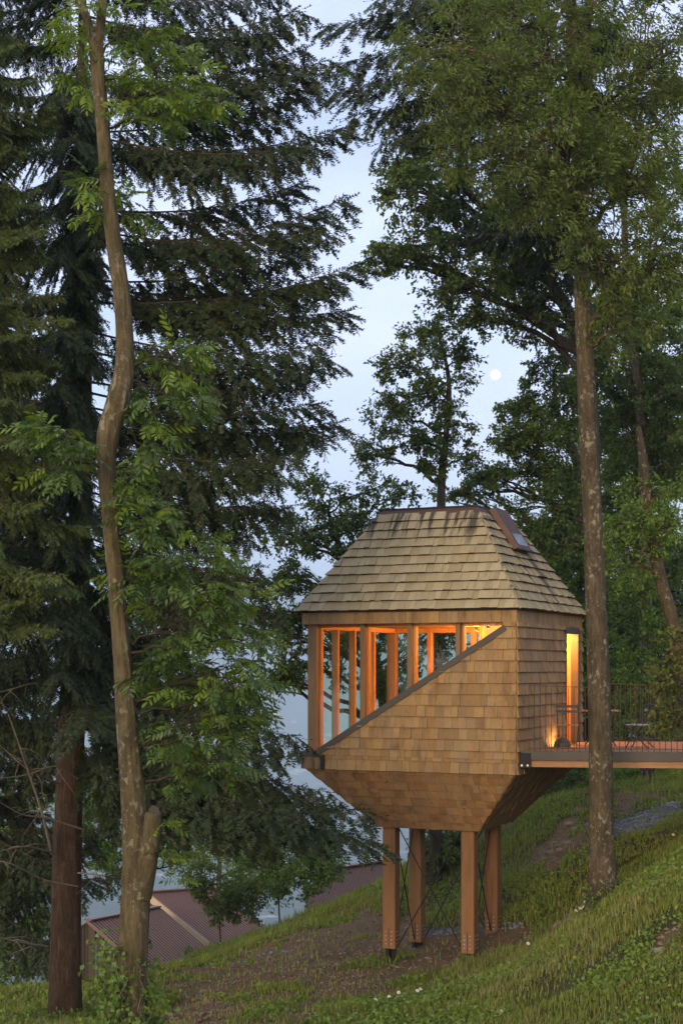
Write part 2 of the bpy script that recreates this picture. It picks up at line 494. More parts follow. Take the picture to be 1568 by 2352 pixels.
# the moist evening air of the valley
def haze():
    V = [(x, y, z) for z in (-400, 590) for x, y in ((-2700, -60), (2700, -60), (2700, 8600), (-2700, 8600))]
    F = [[3, 2, 1, 0], [4, 5, 6, 7], [0, 1, 5, 4], [1, 2, 6, 5], [2, 3, 7, 6], [3, 0, 4, 7]]
    m = bpy.data.materials.new('valley_air'); m.use_nodes = True
    nt = m.node_tree; nt.nodes.clear()
    o = nt.nodes.new('ShaderNodeOutputMaterial'); p = nt.nodes.new('ShaderNodeVolumePrincipled')
    p.inputs['Color'].default_value = (0.70, 0.86, 1.0, 1)
    p.inputs['Density'].default_value = 0.00024
    p.inputs['Anisotropy'].default_value = 0.0
    nt.links.new(p.outputs[0], o.inputs['Volume'])
    tag(link('haze', py_mesh('haze', V, F), None, m), 'pale blue evening haze filling the valley', kind='stuff')
haze()

# moon, far outside the air
mp = P(1137, 861, 9500)
mr_ = 11.6 * 9500 / FP
th = np.linspace(0, np.pi, 17); ph = np.linspace(0, 2 * np.pi, 32, endpoint=False)
MV = np.array([[mp.x + mr_ * math.sin(a) * math.cos(b_), mp.y + mr_ * math.sin(a) * math.sin(b_), mp.z + mr_ * math.cos(a)] for a in th for b_ in ph])
MF = [[i * 32 + j, (i + 1) * 32 + j, (i + 1) * 32 + (j + 1) % 32, i * 32 + (j + 1) % 32] for i in range(16) for j in range(32)]
mm = bpy.data.materials.new('moonlight'); mm.use_nodes = True
nt = mm.node_tree; bb = nt.nodes['Principled BSDF']; tc = N(nt, 'ShaderNodeTexCoord')
bb.inputs['Base Color'].default_value = (0.1, 0.1, 0.1, 1)
nt.links.new(mixc(nt, noise_(nt, tc.outputs['Generated'], 3.0, 3), (0.80, 0.78, 0.84), (0.92, 0.89, 0.92)), bb.inputs['Emission Color'])
bb.inputs['Emission Strength'].default_value = 1.2
tag(link('moon', py_mesh('moon', MV, MF, True), None, mm), 'small pale full moon in the dusk sky', 'moon')

# ------------------------------------------------------------------ tree house
HA = math.radians(24.5); hc, hs = math.cos(HA), math.sin(HA)
U = Vector((-hc, hs, 0)); Vv = Vector((hs, hc, 0)); Z = Vector((0, 0, 1))
HC = Vector(((1185 - CX) * 28.8 / FP, 28.8, 0)); HW = 4.45
def Hh(a, b, z): return HC + U * a + Vv * b + Z * z
ZB, ZF, ZE, ZT, ZU = -2.008, 0.865, 1.094, 3.10, -3.21
ROW = 0.2145

def roof_stain(nt, col):
    """black water marks below the top flashing and below the skylight"""
    gpos = N(nt, 'ShaderNodeNewGeometry').outputs['Position']
    tcv = N(nt, 'ShaderNodeVectorMath', operation='DOT_PRODUCT'); nt.links.new(gpos, tcv.inputs[0]); tcv.inputs[1].default_value = tuple(U)
    tcw = N(nt, 'ShaderNodeVectorMath', operation='DOT_PRODUCT'); nt.links.new(gpos, tcw.inputs[0]); tcw.inputs[1].default_value = tuple(Vv)
    ca = math_(nt, 'SUBTRACT', tcv.outputs['Value'], HC.dot(U)); cb = math_(nt, 'SUBTRACT', tcw.outputs['Value'], HC.dot(Vv))
    sep = N(nt, 'ShaderNodeSeparateXYZ'); nt.links.new(gpos, sep.inputs[0])
    cm = N(nt, 'ShaderNodeCombineXYZ'); nt.links.new(ca, cm.inputs[0]); nt.links.new(sep.outputs[2], cm.inputs[2])
    st = noise_(nt, cm.outputs[0], 1.0, 3, 0.6, (7, 1, 0.6)); st2 = noise_(nt, gpos, 6.0, 4, 0.6)
    top = math_(nt, 'MULTIPLY', mr(nt, sep.outputs[2], 2.2, 3.0), mr(nt, st, 0.44, 0.62))
    top = mr(nt, math_(nt, 'MULTIPLY', top, math_(nt, 'ADD', st2, 0.6)), 0.25, 0.75)
    def band(c, w):
        return mr(nt, math_(nt, 'ABSOLUTE', math_(nt, 'SUBTRACT', math_(nt, 'ADD', cb, math_(nt, 'MULTIPLY', math_(nt, 'SUBTRACT', st2, 0.5), 0.16)), c)), 0.0, w, 1, 0)
    low = math_(nt, 'MULTIPLY', math_(nt, 'MAXIMUM', band(2.72, 0.26), math_(nt, 'MULTIPLY', band(1.88, 0.09), 0.8)), mr(nt, sep.outputs[2], 1.1, 1.7, 0.25, 1))
    low = math_(nt, 'MULTIPLY', low, mr(nt, ca, 1.5, 1.3, 0, 1))
    low = math_(nt, 'MULTIPLY', low, mr(nt, math_(nt, 'SUBTRACT', cb, ca), 0.2, 0.4, 0, 1))
    f = math_(nt, 'MULTIPLY', math_(nt, 'MAXIMUM', math_(nt, 'MULTIPLY', top, .95), low), 0.9)
    moss = mr(nt, noise_(nt, gpos, 2.2, 4, 0.6), 0.55, 0.75, 0, 0.35)
    return mixc(nt, f, mixc(nt, moss, col, (0.20, 0.20, 0.12)), (0.022, 0.024, 0.024))
def wall_stain(nt, col):
    gpos = N(nt, 'ShaderNodeNewGeometry').outputs['Position']
    n = noise_(nt, gpos, 1.0, 4, 0.65, (5, 5, 1.4)); n2 = noise_(nt, gpos, 0.8, 3, 0.5)
    n3 = noise_(nt, gpos, 1.0, 5, 0.7, (3, 3, 0.7))
    col = mixc(nt, mr(nt, n3, 0.46, 0.66, 0, 0.5), col, (0.215, 0.175, 0.120))
    return mixc(nt, math_(nt, 'MULTIPLY', mr(nt, n, 0.52, 0.72, 0, 0.75), mr(nt, n2, 0.33, 0.58)), col, (0.085, 0.048, 0.024))
def skirt_stain(nt, col):
    gpos = N(nt, 'ShaderNodeNewGeometry').outputs['Position']
    n = noise_(nt, gpos, 1.0, 4, 0.65, (9, 9, 1.2))
    return mixc(nt, mr(nt, n, 0.40, 0.62, 0, 0.85), col, (0.035, 0.034, 0.022))
M_ROOF = wood_mat('roof_shingle_wood', (0.262, 0.208, 0.110), (0.325, 0.266, 0.148), (0.400, 0.336, 0.198), grain=(9, 0.9, 3), stain=roof_stain)
M_WALL = wood_mat('wall_shingle_wood', (0.220, 0.125, 0.046), (0.300, 0.180, 0.070), (0.375, 0.236, 0.098), grain=(7, 0.8, 3), stain=wall_stain)
M_WALLS = wood_mat('stained_shingle_wood', (0.20, 0.120, 0.05), (0.27, 0.17, 0.08), (0.34, 0.23, 0.11), grain=(7, 0.8, 3), stain=skirt_stain)
M_UNDER = wood_mat('underside_shingle_wood', (0.27, 0.138, 0.055), (0.37, 0.198, 0.080), (0.46, 0.265, 0.115), grain=(7, 0.8, 3), stain=wall_stain)
M_POST = wood_mat('douglas_timber', (0.210, 0.098, 0.036), (0.275, 0.135, 0.052), (0.34, 0.176, 0.072), grain=(22, 22, 1.6), knots=0.75, checks=.8)
M_FRAME = wood_mat('window_timber', (0.185, 0.110, 0.052), (0.23, 0.140, 0.066), (0.28, 0.175, 0.086), grain=(22, 22, 1.6), knots=0.4)
M_INNER = wood_mat('interior_timber', (0.34, 0.175, 0.068), (0.40, 0.215, 0.085), (0.46, 0.255, 0.105), grain=(18, 18, 1.4), knots=0.3)
M_BUTT_SHADE = plain_mat('shaded_end_grain', (0.048, 0.032, 0.019), 0.95, 0, .4, 20, .1)  # shingle end grain, darkened to paint the shadow line under each course
M_TRIM = plain_mat('weathered_dark_trim', (0.062, 0.052, 0.040), 0.6)
M_DARK = plain_mat('black_steel', (0.022, 0.022, 0.022), 0.5, 0.6)
M_COPPER = plain_mat('oxidised_copper', (0.085, 0.043, 0.030), 0.6, 0.3, 0.45, 6)
M_SOLID = plain_mat('dark_sheathing', (0.08, 0.05, 0.03), 0.9)
M_STEEL = plain_mat('zinc_bolt', (0.45, 0.45, 0.43), 0.4, 0.9)
M_RUST = plain_mat('rusty_rail_steel', (0.055, 0.032, 0.022), 0.65, 0.4, 0.4)
M_DECK = wood_mat('larch_decking', (0.25, 0.12, 0.055), (0.31, 0.155, 0.075), (0.36, 0.195, 0.095), grain=(3, 22, 22))
def glass_mat(name, tint):
    m = bpy.data.materials.new(name); m.use_nodes = True
    nt = m.node_tree; nt.nodes.clear()
    o = nt.nodes.new('ShaderNodeOutputMaterial'); t = nt.nodes.new('ShaderNodeBsdfTransparent'); g = nt.nodes.new('ShaderNodeBsdfGlossy')
    fr = nt.nodes.new('ShaderNodeFresnel'); fr.inputs[0].default_value = 1.5
    t.inputs[0].default_value = (*tint, 1); g.inputs['Roughness'].default_value = 0.02; g.inputs[0].default_value = (0.9, 0.95, 0.9, 1)
    mx = nt.nodes.new('ShaderNodeMixShader')
    nt.links.new(fr.outputs[0], mx.inputs[0]); nt.links.new(t.outputs[0], mx.inputs[1]); nt.links.new(g.outputs[0], mx.inputs[2])
    nt.links.new(mx.outputs[0], o.inputs['Surface'])
    return m
M_GLASS = glass_mat('clear_glass', (0.93, 0.97, 0.94)); M_GLASS2 = glass_mat('green_glass', (0.74, 0.93, 0.80))

house = empty('tree_house', Hh(HW / 2, HW / 2, -5.9), 'shingle-clad wooden tree house on four posts, lit orange inside', 'tree house')

def clip_poly(sub, clip):
    out = list(sub)
    for i in range(len(clip)):
        x1, y1 = clip[i]; x2, y2 = clip[(i + 1) % len(clip)]
        inp, out = out, []
        if not inp: return []
        f = lambda p: (x2 - x1) * (p[1] - y1) - (y2 - y1) * (p[0] - x1)
        for k in range(len(inp)):
            a, b = inp[k - 1], inp[k]; fa, fb = f(a), f(b)
            if (fa >= 0) != (fb >= 0):
                t = fa / (fa - fb); out.append((a[0] + (b[0] - a[0]) * t, a[1] + (b[1] - a[1]) * t))
            if fb >= 0: out.append(b)
    return out
def area(p): return 0.5 * abs(sum(p[i - 1][0] * p[i][1] - p[i][0] * p[i - 1][1] for i in range(len(p))))

UNIT = py_mesh('shingle', [(0, 0, 0), (1, 0, 0), (1, 1, 0), (0, 1, 0), (0, 0.01, 1), (1, 0, 1), (1, 1, .25), (0, 1, .25)],
               [[4, 5, 6, 7], [0, 1, 5, 4], [1, 2, 6, 5], [3, 0, 4, 7], [2, 3, 7, 6]])
UNITS = {}
def unit_for(mat):
    if mat.name not in UNITS:
        me = UNIT.copy(); me.materials.append(mat); me.materials.append(M_BUTT_SHADE); me.polygons[1].material_index = 1; UNITS[mat.name] = me
    return UNITS[mat.name]
QUOTA = {}
def shingle_face(name, poly, O, es, et, t_origin, row, mat, parent, wmin=0.10, wmax=0.19, thick=0.024, most=300, seed=1):
    """lay shingle courses over the convex outline poly (s,t) of a plane; single pieces while the quota lasts, then one joined part"""
    rnd = random.Random(seed)
    en = es.cross(et).normalized()
    smin, smax = min(p[0] for p in poly), max(p[0] for p in poly); tmax = max(p[1] for p in poly); tmin = min(p[1] for p in poly)
    rest = Geo(); nrest = 0
    k = math.floor((tmin - t_origin) / row + 1e-6)
    while t_origin + k * row < tmax - 0.01:
        t0 = t_origin + k * row
        s = smin - rnd.random() * wmax
        while s < smax:
            w = rnd.uniform(wmin, wmax) * rnd.choice((0.8, 1, 1, 1.2)); g = rnd.uniform(0.002, 0.0045)
            dt = rnd.uniform(-0.003, 0.003)
            q = [(s, t0 + dt), (s + w - g, t0 + dt), (s + w - g, t0 + row + 0.03), (s, t0 + row + 0.03)]
            s += w
            c = clip_poly(q, poly)
            if len(c) < 3 or area(c) < 0.0012: continue
            th = thick * rnd.uniform(0.75, 1.3)
            single = QUOTA.get(name, 0) < most
            full = abs(area(c) - area(q)) < 1e-5
            if single and full:
                o = bpy.data.objects.new(name, unit_for(mat)); COL.objects.link(o); o.parent = parent
                w_ = w - g; h_ = row + 0.03; tw = rnd.gauss(0, 0.006)
                e1 = (es + et * tw).normalized(); e2 = (et - es * tw).normalized()
                org = O + es * s + es * (-w) + et * (t0 + dt)
                mm_ = Matrix.Identity(4)
                for r in range(3):
                    mm_[r][0], mm_[r][1], mm_[r][2], mm_[r][3] = e1[r] * w_, e2[r] * h_, en[r] * th, org[r]
                o.matrix_basis = mm_
                QUOTA[name] = QUOTA.get(name, 0) + 1
            else:
                n = len(c); hh = [th * (1 - 0.75 * min(1, max(0, (p[1] - t0) / (row + .03)))) for p in c]
                base = [O + es * p[0] + et * p[1] for p in c]; up = [b_ + en * h for b_, h in zip(base, hh)]
                if single:
                    F = [list(range(n, 2 * n))] + [[i, (i + 1) % n, n + (i + 1) % n, n + i] for i in range(n)]
                    # own origin, so the grain runs in the piece's own frame
                    Vl = []
                    for p_, h in [(p, 0) for p in c] + list(zip(c, hh)):
                        Vl.append(((p_[0] - s + w) / w, (p_[1] - t0) / (row + .03), h / th))
                    me = py_mesh(name, Vl, F); me.materials.append(mat); me.materials.append(M_BUTT_SHADE)
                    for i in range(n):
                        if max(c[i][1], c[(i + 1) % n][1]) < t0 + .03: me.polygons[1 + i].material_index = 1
                    o = bpy.data.objects.new(name, me); COL.objects.link(o); o.parent = parent
                    org = O + es * (s - w) + et * t0
                    mm_ = Matrix.Identity(4)
                    for r in range(3):
                        mm_[r][0], mm_[r][1], mm_[r][2], mm_[r][3] = es[r] * w, et[r] * (row + .03), en[r] * th, org[r]
                    o.matrix_basis = mm_
                    QUOTA[name] = QUOTA.get(name, 0) + 1
                else:
                    v_ = rnd.random()
                    T = [[n, n + i, n + i + 1] for i in range(1, n - 1)]
                    for i in range(n): T += [[i, (i + 1) % n, n + (i + 1) % n], [i, n + (i + 1) % n, n + i]]
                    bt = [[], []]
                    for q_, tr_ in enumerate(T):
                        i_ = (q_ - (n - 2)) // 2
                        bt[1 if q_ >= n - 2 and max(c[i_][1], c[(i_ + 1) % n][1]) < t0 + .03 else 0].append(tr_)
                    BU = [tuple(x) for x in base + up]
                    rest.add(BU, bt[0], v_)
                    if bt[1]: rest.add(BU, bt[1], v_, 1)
                    nrest += 1
        k += 1
    if nrest:
        tag(link('shingle_field', rest.mesh('shingle_field'), parent, [mat, M_BUTT_SHADE]), kind='stuff')

# --- roof: solid core, courses, flashing
RI = (HW - 2.1) / 2; OV = 0.10
c0 = [Hh(-OV + .04, -OV + .04, ZE), Hh(HW + OV - .04, -OV + .04, ZE), Hh(HW + OV - .04, HW + OV - .04, ZE), Hh(-OV + .04, HW + OV - .04, ZE)]
c1 = [Hh(RI, RI, ZT), Hh(HW - RI, RI, ZT), Hh(HW - RI, HW - RI, ZT), Hh(RI, HW - RI, ZT)]
V = c0 + [p + Z * 0.03 for p in [Hh(-OV + .02, -OV + .02, ZE), Hh(HW + OV - .02, -OV + .02, ZE), Hh(HW + OV - .02, HW + OV - .02, ZE), Hh(-OV + .02, HW + OV - .02, ZE)]] + c1
F = [[3, 2, 1, 0], [8, 9, 10, 11]] + [[i, (i + 1) % 4, 4 + (i + 1) % 4, 4 + i] for i in range(4)] + [[4 + i, 4 + (i + 1) % 4, 8 + (i + 1) % 4, 8 + i] for i in range(4)]
roof = link('roof', py_mesh('roof', V, F), house, M_SOLID)
run = RI + OV; rise = ZT - ZE; SL = math.hypot(run, rise)
tri = [(0, 0), (HW + 2 * OV, 0), (HW + 2 * OV - run, SL), (run, SL)]
et_f = (Vv * run + Z * rise).normalized(); et_r = (U * run + Z * rise).normalized()
et_l = (-U * run + Z * rise).normalized(); et_b = (-Vv * run + Z * rise).normalized()
shingle_face('roof_shingle', tri, Hh(HW + OV, -OV, ZE + .01), -U, et_f, 0, SL / 11, M_ROOF, roof, 0.11, 0.20, 0.052, 300, 3)
shingle_face('roof_shingle', tri, Hh(-OV, -OV, ZE + .01), Vv, et_r, 0, SL / 11, M_ROOF, roof, 0.11, 0.20, 0.052, 300, 4)
shingle_face('roof_shingle', tri, Hh(-OV, HW + OV, ZE + .01), U, et_b, 0, SL / 11, M_ROOF, roof, 0.11, 0.20, 0.052, 0, 5)
shingle_face('roof_shingle', tri, Hh(HW + OV, HW + OV, ZE + .01), -Vv, et_l, 0, SL / 11, M_ROOF, roof, 0.11, 0.20, 0.052, 0, 6)
# copper cap
k0, k1 = RI - .045, RI + .05
V = [Hh(k0, k0, ZT - .02), Hh(HW - k0, k0, ZT - .02), Hh(HW - k0, HW - k0, ZT - .02), Hh(k0, HW - k0, ZT - .02),
     Hh(k1, k1, ZT + .10), Hh(HW - k1, k1, ZT + .10), Hh(HW - k1, HW - k1, ZT + .10), Hh(k1, HW - k1, ZT + .10)]
link('roof_cap', py_mesh('roof_cap', V, [[0, 1, 5, 4], [1, 2, 6, 5], [2, 3, 7, 6], [3, 0, 4, 7], [4, 5, 6, 7]]), roof, M_COPPER)
for i in range(4): beam('cap_edge', V[4 + i] + Z * .012, V[4 + (i + 1) % 4] + Z * .012, .03, .03, M_DARK, roof)
# hip edge boards: narrow paired shingles along each hip
# skylight box on the far slope
en_r = Vv.cross(et_r).normalized()
def RS(b, t, h): return Hh(-OV, -OV, ZE) + Vv * (b + OV) + et_r * t + en_r * h
zt = lambda z: (z - ZE) / rise * SL
ta, tb = zt(2.36), zt(3.16)
sky = link('skylight', py_mesh('skylight', [RS(1.85, ta, 0), RS(2.78, ta, 0), RS(2.78, tb, 0), RS(1.85, tb, 0), RS(1.88, ta - .03, .15), RS(2.75, ta - .03, .15), RS(2.75, tb, .15), RS(1.88, tb, .15)],
      [[4, 5, 6, 7], [0, 1, 5, 4], [1, 2, 6, 5], [2, 3, 7, 6], [3, 0, 4, 7]]), roof, M_COPPER)
beam('skylight_lip', RS(1.85, ta - .05, .14), RS(2.78, ta - .05, .14), .05, .04, M_DARK, roof, up=en_r)
link('skylight_pane', py_mesh('skylight_pane', [RS(2.0, ta + .05, .154), RS(2.65, ta + .05, .154), RS(2.65, ta + .34, .154), RS(2.0, ta + .34, .154)], [[0, 1, 2, 3]]), roof, plain_mat('skylight_glass', (0.03, 0.03, 0.03), 0.08, 0, 0.1, 3, 1.0))
beam('flashing', RS(1.80, ta - .75, .035), RS(1.80, tb, .035), .035, .02, M_DARK, roof, up=en_r)

# --- fascia band below the eaves
def band_face(O, es, w, z0, z1, seed, nm='fascia_board'):
    shingle_face(nm, [(0, z0), (w, z0), (w, z1), (0, z1)], O, es, Z, z0, z1 - z0 + .02, M_WALL, fasc, 0.11, 0.22, 0.022, 300, seed)
fasc = link('fascia', py_mesh('fascia', [Hh(.0, .0, ZF + .01), Hh(HW, 0, ZF + .01), Hh(HW, HW, ZF + .01), Hh(0, HW, ZF + .01), Hh(0, 0, ZE), Hh(HW, 0, ZE), Hh(HW, HW, ZE), Hh(0, HW, ZE),
     Hh(.12, .12, ZF + .01), Hh(HW - .12, .12, ZF + .01), Hh(HW - .12, HW - .12, ZF + .01), Hh(.12, HW - .12, ZF + .01)],
     [[0, 1, 5, 4], [1, 2, 6, 5], [2, 3, 7, 6], [3, 0, 4, 7], [0, 1, 9, 8], [1, 2, 10, 9], [2, 3, 11, 10], [3, 0, 8, 11]]), house, M_SOLID)
band_face(Hh(HW, 0, 0), -U, HW, ZF, ZE, 21); band_face(Hh(0, 0, 0), Vv, HW, ZF, ZE, 22)
band_face(Hh(HW, HW, 0), -Vv, HW, ZF, ZE, 23); band_face(Hh(0, HW, 0), U, HW, ZF, ZE, 24)

# --- walls
DZ0, DZ1, DS = -1.72, 0.72, 0.6254                # sloping sill: height over a
aD = lambda z: 0.256 + (0.729 - z) / DS
def slab(name, pts, depth_dir, th, mat, parent):
    V = list(pts) + [p + depth_dir * th for p in pts]; n = len(pts)
    return link(name, py_mesh(name, V, [list(range(n))[::-1], list(range(n, 2 * n))] + [[i, (i + 1) % n, n + (i + 1) % n, n + i] for i in range(n)]), parent, mat)
front = slab('front_wall', [Hh(.02, .012, ZB + .02), Hh(HW - .02, .012, ZB + .02), Hh(HW - .02, .012, -1.72), Hh(aD(-1.72), .012, -1.72), Hh(.256, .012, .72), Hh(.256, .012, ZF + .01), Hh(.02, .012, ZF + .01)], Vv, .10, M_SOLID, house)
right = slab('side_wall', [Hh(.012, .13, ZB + .02), Hh(.012, 3.12, ZB + .02), Hh(.012, 3.12, ZF + .01), Hh(.012, .13, ZF + .01)], U, .10, M_SOLID, house)
right2 = slab('side_wall', [Hh(.012, 4.12, ZB + .02), Hh(.012, HW - .02, ZB + .02), Hh(.012, HW - .02, ZF + .01), Hh(.012, 4.12, ZF + .01)], U, .10, M_SOLID, house)
OF = Hh(HW, 0, 0)
S_ = lambda a: HW - a
shingle_face('wall_shingle', [(S_(aD(-1.72)), -1.722), (HW, -1.722), (HW, .722), (S_(.262), .722)], OF, -U, Z, ZB, ROW, M_WALL, front, 0.11, 0.20, 0.050, 330, 31)
shingle_face('wall_shingle', [(S_(.256), .722), (HW, .722), (HW, ZF), (S_(.256), ZF)], OF, -U, Z, ZB, ROW, M_WALL, front, 0.11, 0.20, 0.050, 330, 32)
shingle_face('wall_shingle', [(.42, ZB), (HW, ZB), (HW, -1.72), (.42, -1.72)], OF, -U, Z, ZB, ROW, M_WALL, front, 0.11, 0.20, 0.032, 330, 33)
shingle_face('wall_shingle', [(-.02, ZB), (.42, ZB), (.42, -1.72), (-.02, -1.72)], OF, -U, Z, ZB, .31, M_WALLS, front, 0.08, 0.14, 0.03, 330, 34)
shingle_face('wall_shingle', [(-.02, ZB), (HW, ZB), (HW, -1.72), (-.02, -1.72)], Hh(HW, HW, 0), -Vv, Z, ZB, ROW, M_WALLS, front, 0.11, 0.2, 0.03, 0, 35)
shingle_face('side_wall_shingle', [(-.0, ZB), (3.12, ZB), (3.12, ZF), (0, ZF)], Hh(0, 0, 0), Vv, Z, ZB, ROW, M_WALL, right, 0.12, 0.24, 0.050, 300, 36)
shingle_face('side_wall_shingle', [(4.12, ZB), (HW, ZB), (HW, ZF), (4.12, ZF)], Hh(0, 0, 0), Vv, Z, ZB, ROW, M_WALL, right2, 0.12, 0.24, 0.050, 320, 37)
beam('black_patch', Hh(3.99, -.034, ZB - .003), Hh(3.99, -.034, -1.70), .085, .016, M_DARK, front, up=Vv)
# sloping sill flashing and skirt cap
beam('sloping_sill', Hh(aD(.76) , .015, .76), Hh(aD(-1.72), .015, -1.72), .15, .115, M_TRIM, house, up=Vector((0, 0, 1)))
beam('skirt_cap', Hh(aD(-1.72) - .05, -.01, -1.70), Hh(HW + .045, -.01, -1.70), .11, .085, M_TRIM, house)
beam('skirt_cap', Hh(HW - .01, .06, -1.70), Hh(HW - .01, HW + .03, -1.70), .11, .085, M_TRIM, house)
beam('skirt_cap', Hh(HW - .08, HW - .01, -1.70), Hh(.02, HW - .01, -1.70), .11, .085, M_TRIM, house)

# --- funnel shaped underside
UI = (HW - 2.15) / 2
o0 = [Hh(.03, .03, ZB + .06), Hh(HW - .03, .03, ZB + .06), Hh(HW - .03, HW - .03, ZB + .06), Hh(.03, HW - .03, ZB + .06)]
o1 = [Hh(UI, UI, ZU), Hh(HW - UI, UI, ZU), Hh(HW - UI, HW - UI, ZU), Hh(UI, HW - UI, ZU)]
under = link('underside', py_mesh('underside', o0 + o1, [[0, 1, 2, 3], [7, 6, 5, 4]] + [[i, 4 + i, 4 + (i + 1) % 4, (i + 1) % 4] for i in range(4)]), house, M_SOLID)
ur = UI - .02; uh = ZB + .04 - ZU; UL = math.hypot(ur, uh)
tr2 = [(UI - .0, 0), (HW - UI, 0), (HW - .03, UL), (.03, UL)]
def und(O, es, out, seed, most):
    e_t = (out * ur + Z * uh).normalized()
    shingle_face('underside_shingle', tr2, O, es, e_t, 0, UL / 7.5, M_UNDER, under, 0.12, 0.22, 0.028, most, seed)
und(Hh(HW, UI, ZU), -U, -Vv, 41, 300); und(Hh(UI, 0, ZU), Vv, -U, 42, 300)
und(Hh(HW - UI, HW, ZU), -Vv, U, 43, 0); und(Hh(0, HW - UI, ZU), U, Vv, 44, 0)
slab('base_plate', [Hh(UI + .01, UI + .01, ZU + .01), Hh(HW - UI - .01, UI + .01, ZU + .01), Hh(HW - UI - .01, HW - UI - .01, ZU + .01), Hh(UI + .01, HW - UI - .01, ZU + .01)], -Z, .035, M_TRIM, house)

# --- posts with steel shoes and bolts, diagonal rods
LP = {}
pin = UI + .20
BOLT = None
for key, (a, b, zt_) in {'nl': (HW - pin, pin, -5.70), 'nr': (pin + .06, pin, -5.67), 'fl': (HW - pin, HW - pin - .32, -5.80), 'fr': (pin + .06, HW - pin - .32, -5.50)}.items():
    p = Hh(a, b, 0); g0 = gz(p.x, p.y)
    post = beam('post', Hh(a, b, ZU - .02), Hh(a, b, zt_), .275, .275, M_POST, house, up=Vv, ch=.018)
    LP[key] = (a, b, zt_)
    beam('steel_shoe', Hh(a, b, zt_ + .42), Hh(a, b, min(g0 - .15, zt_ - .12)), .014, .279, M_DARK, post, up=Vv)
    beam('steel_shoe', Hh(a, b, zt_), Hh(a, b, min(g0 - .15, zt_ - .12)), .24, .012, M_DARK, post, up=Vv)
    beam('steel_shoe', Hh(a, b, zt_ + .0), Hh(a, b, zt_ - .012), .24, .24, M_DARK, post, up=Vv)
    for face, n_ in ((-Vv, U), (-U, Vv)):
        for dz in (.10, .18, .26, .34):
            for dx in (-.06, .06):
                q = Hh(a, b, zt_ + dz) + face * .1395 + n_ * dx
                th = [i * math.pi / 3 for i in range(6)]
                vv = [q + n_ * .016 * math.cos(t) + Z * .016 * math.sin(t) + face * h for h in (-.004, .012) for t in th]
                link('bolt', py_mesh('bolt', vv, [list(range(6, 12))] + [[i, (i + 1) % 6, 6 + (i + 1) % 6, 6 + i] for i in range(6)]), post, M_STEEL)
def rod(p, q):
    Vt, Ft = tube_np([p, (Vector(p) + Vector(q)) / 2 - Z * .01, q], [.013] * 3, 6)
    link('brace_rod', fast_mesh('brace_rod', Vt, Ft, smooth=True), house, M_DARK)
for k1_, k2_ in (('nl', 'nr'), ('nl', 'fl'), ('nr', 'fr'), ('fl', 'fr')):
    A_, B_ = LP[k1_], LP[k2_]
    for X_, Y_ in ((A_, B_), (B_, A_)):
        p, q = Hh(X_[0], X_[1], ZU - .05), Hh(Y_[0], Y_[1], Y_[2] + .08)
        d_ = (q - p); d_.z = 0; d_.normalize()
        rod(p + d_ * .17, q - d_ * .17)

# --- glazing: posts, rails, panes
zs = -1.66; zh = ZF + .01
def vpost(a, b, z0, z1, w, h, mat, nm='mullion'): return beam(nm, Hh(a, b, z0), Hh(a, b, z1), w, h, mat, house, up=Vv, ch=.006)
vpost(HW - .17, .19, zs, zh, .20, .20, M_FRAME, 'corner_post'); vpost(HW - .17, HW - .19, zs, zh, .2, .2, M_FRAME, 'corner_post')
vpost(.19, HW - .19, zs, zh, .2, .2, M_INNER, 'corner_post')
def aX(x): return (FP * HC.x - (x - CX) * HC.y) / ((x - CX) * hs + FP * hc)
fm = [aX(827), aX(935.5), aX(1046.5)]
for a in fm: vpost(a, .15, DZ1 - (a - .27) * DS - .2, zh, .095, .12, M_FRAME)
edges = [HW - .27] + fm + [.3]
M_GREY = M_FRAME
for i in range(4):
    aL, aR = edges[i] - (.05 if i else 0), edges[i + 1] + .05
    sl = lambda a: .729 - (a - .256) * DS + .04
    # inner timber lining of each bay, seen lit from inside
    beam('window_frame', Hh(aL - .02, .26, sl(aL) - .1), Hh(aL - .02, .26, zh - .02), .05, .11, M_INNER, house, up=Vv)
    beam('window_frame', Hh(aL, .26, zh - .04), Hh(aR, .26, zh - .04), .11, .07, M_INNER, house)
    beam('window_frame', Hh(aL, .2, sl(aL) - .02), Hh(aR, .2, sl(aR) - .02), .22, .05, M_FRAME, house)
    pts = [Hh(aL, .165, sl(aL)), Hh(aR, .165, sl(aR)), Hh(aR, .165, zh - .02), Hh(aL, .165, zh - .02)]
    link('window_pane', py_mesh('window_pane', pts, [[0, 1, 2, 3]]), house, M_GLASS)
lb = [.29, 1.16, 2.02, 3.05, HW - .29]
for b in lb[1:4]: vpost(HW - .19, b, zs, zh, .145, .075, M_INNER)
for i in range(4):
    link('window_pane', py_mesh('window_pane', [Hh(HW - .15, lb[i] + .03, zs), Hh(HW - .15, lb[i + 1] - .03, zs), Hh(HW - .15, lb[i + 1] - .03, zh), Hh(HW - .15, lb[i] + .03, zh)], [[0, 1, 2, 3]]), house, M_GLASS2)
ba = [HW - .29, 3.37, 2.35, 1.40]
for a in ba[1:]: vpost(a, HW - .19, zs, zh, .095, .20, M_INNER)
for i in range(3):
    link('window_pane', py_mesh('window_pane', [Hh(ba[i] - .03, HW - .15, zs), Hh(ba[i + 1] + .03, HW - .15, zs), Hh(ba[i + 1] + .03, HW - .15, zh), Hh(ba[i] - .03, HW - .15, zh)], [[0, 1, 2, 3]]), house, M_GLASS2)
beam('window_rail', Hh(HW - .19, .29, zh - .05), Hh(HW - .19, HW - .29, zh - .05), .18, .10, M_INNER, house)
beam('window_rail', Hh(HW - .29, HW - .19, zh - .05), Hh(.3, HW - .19, zh - .05), .18, .10, M_INNER, house)
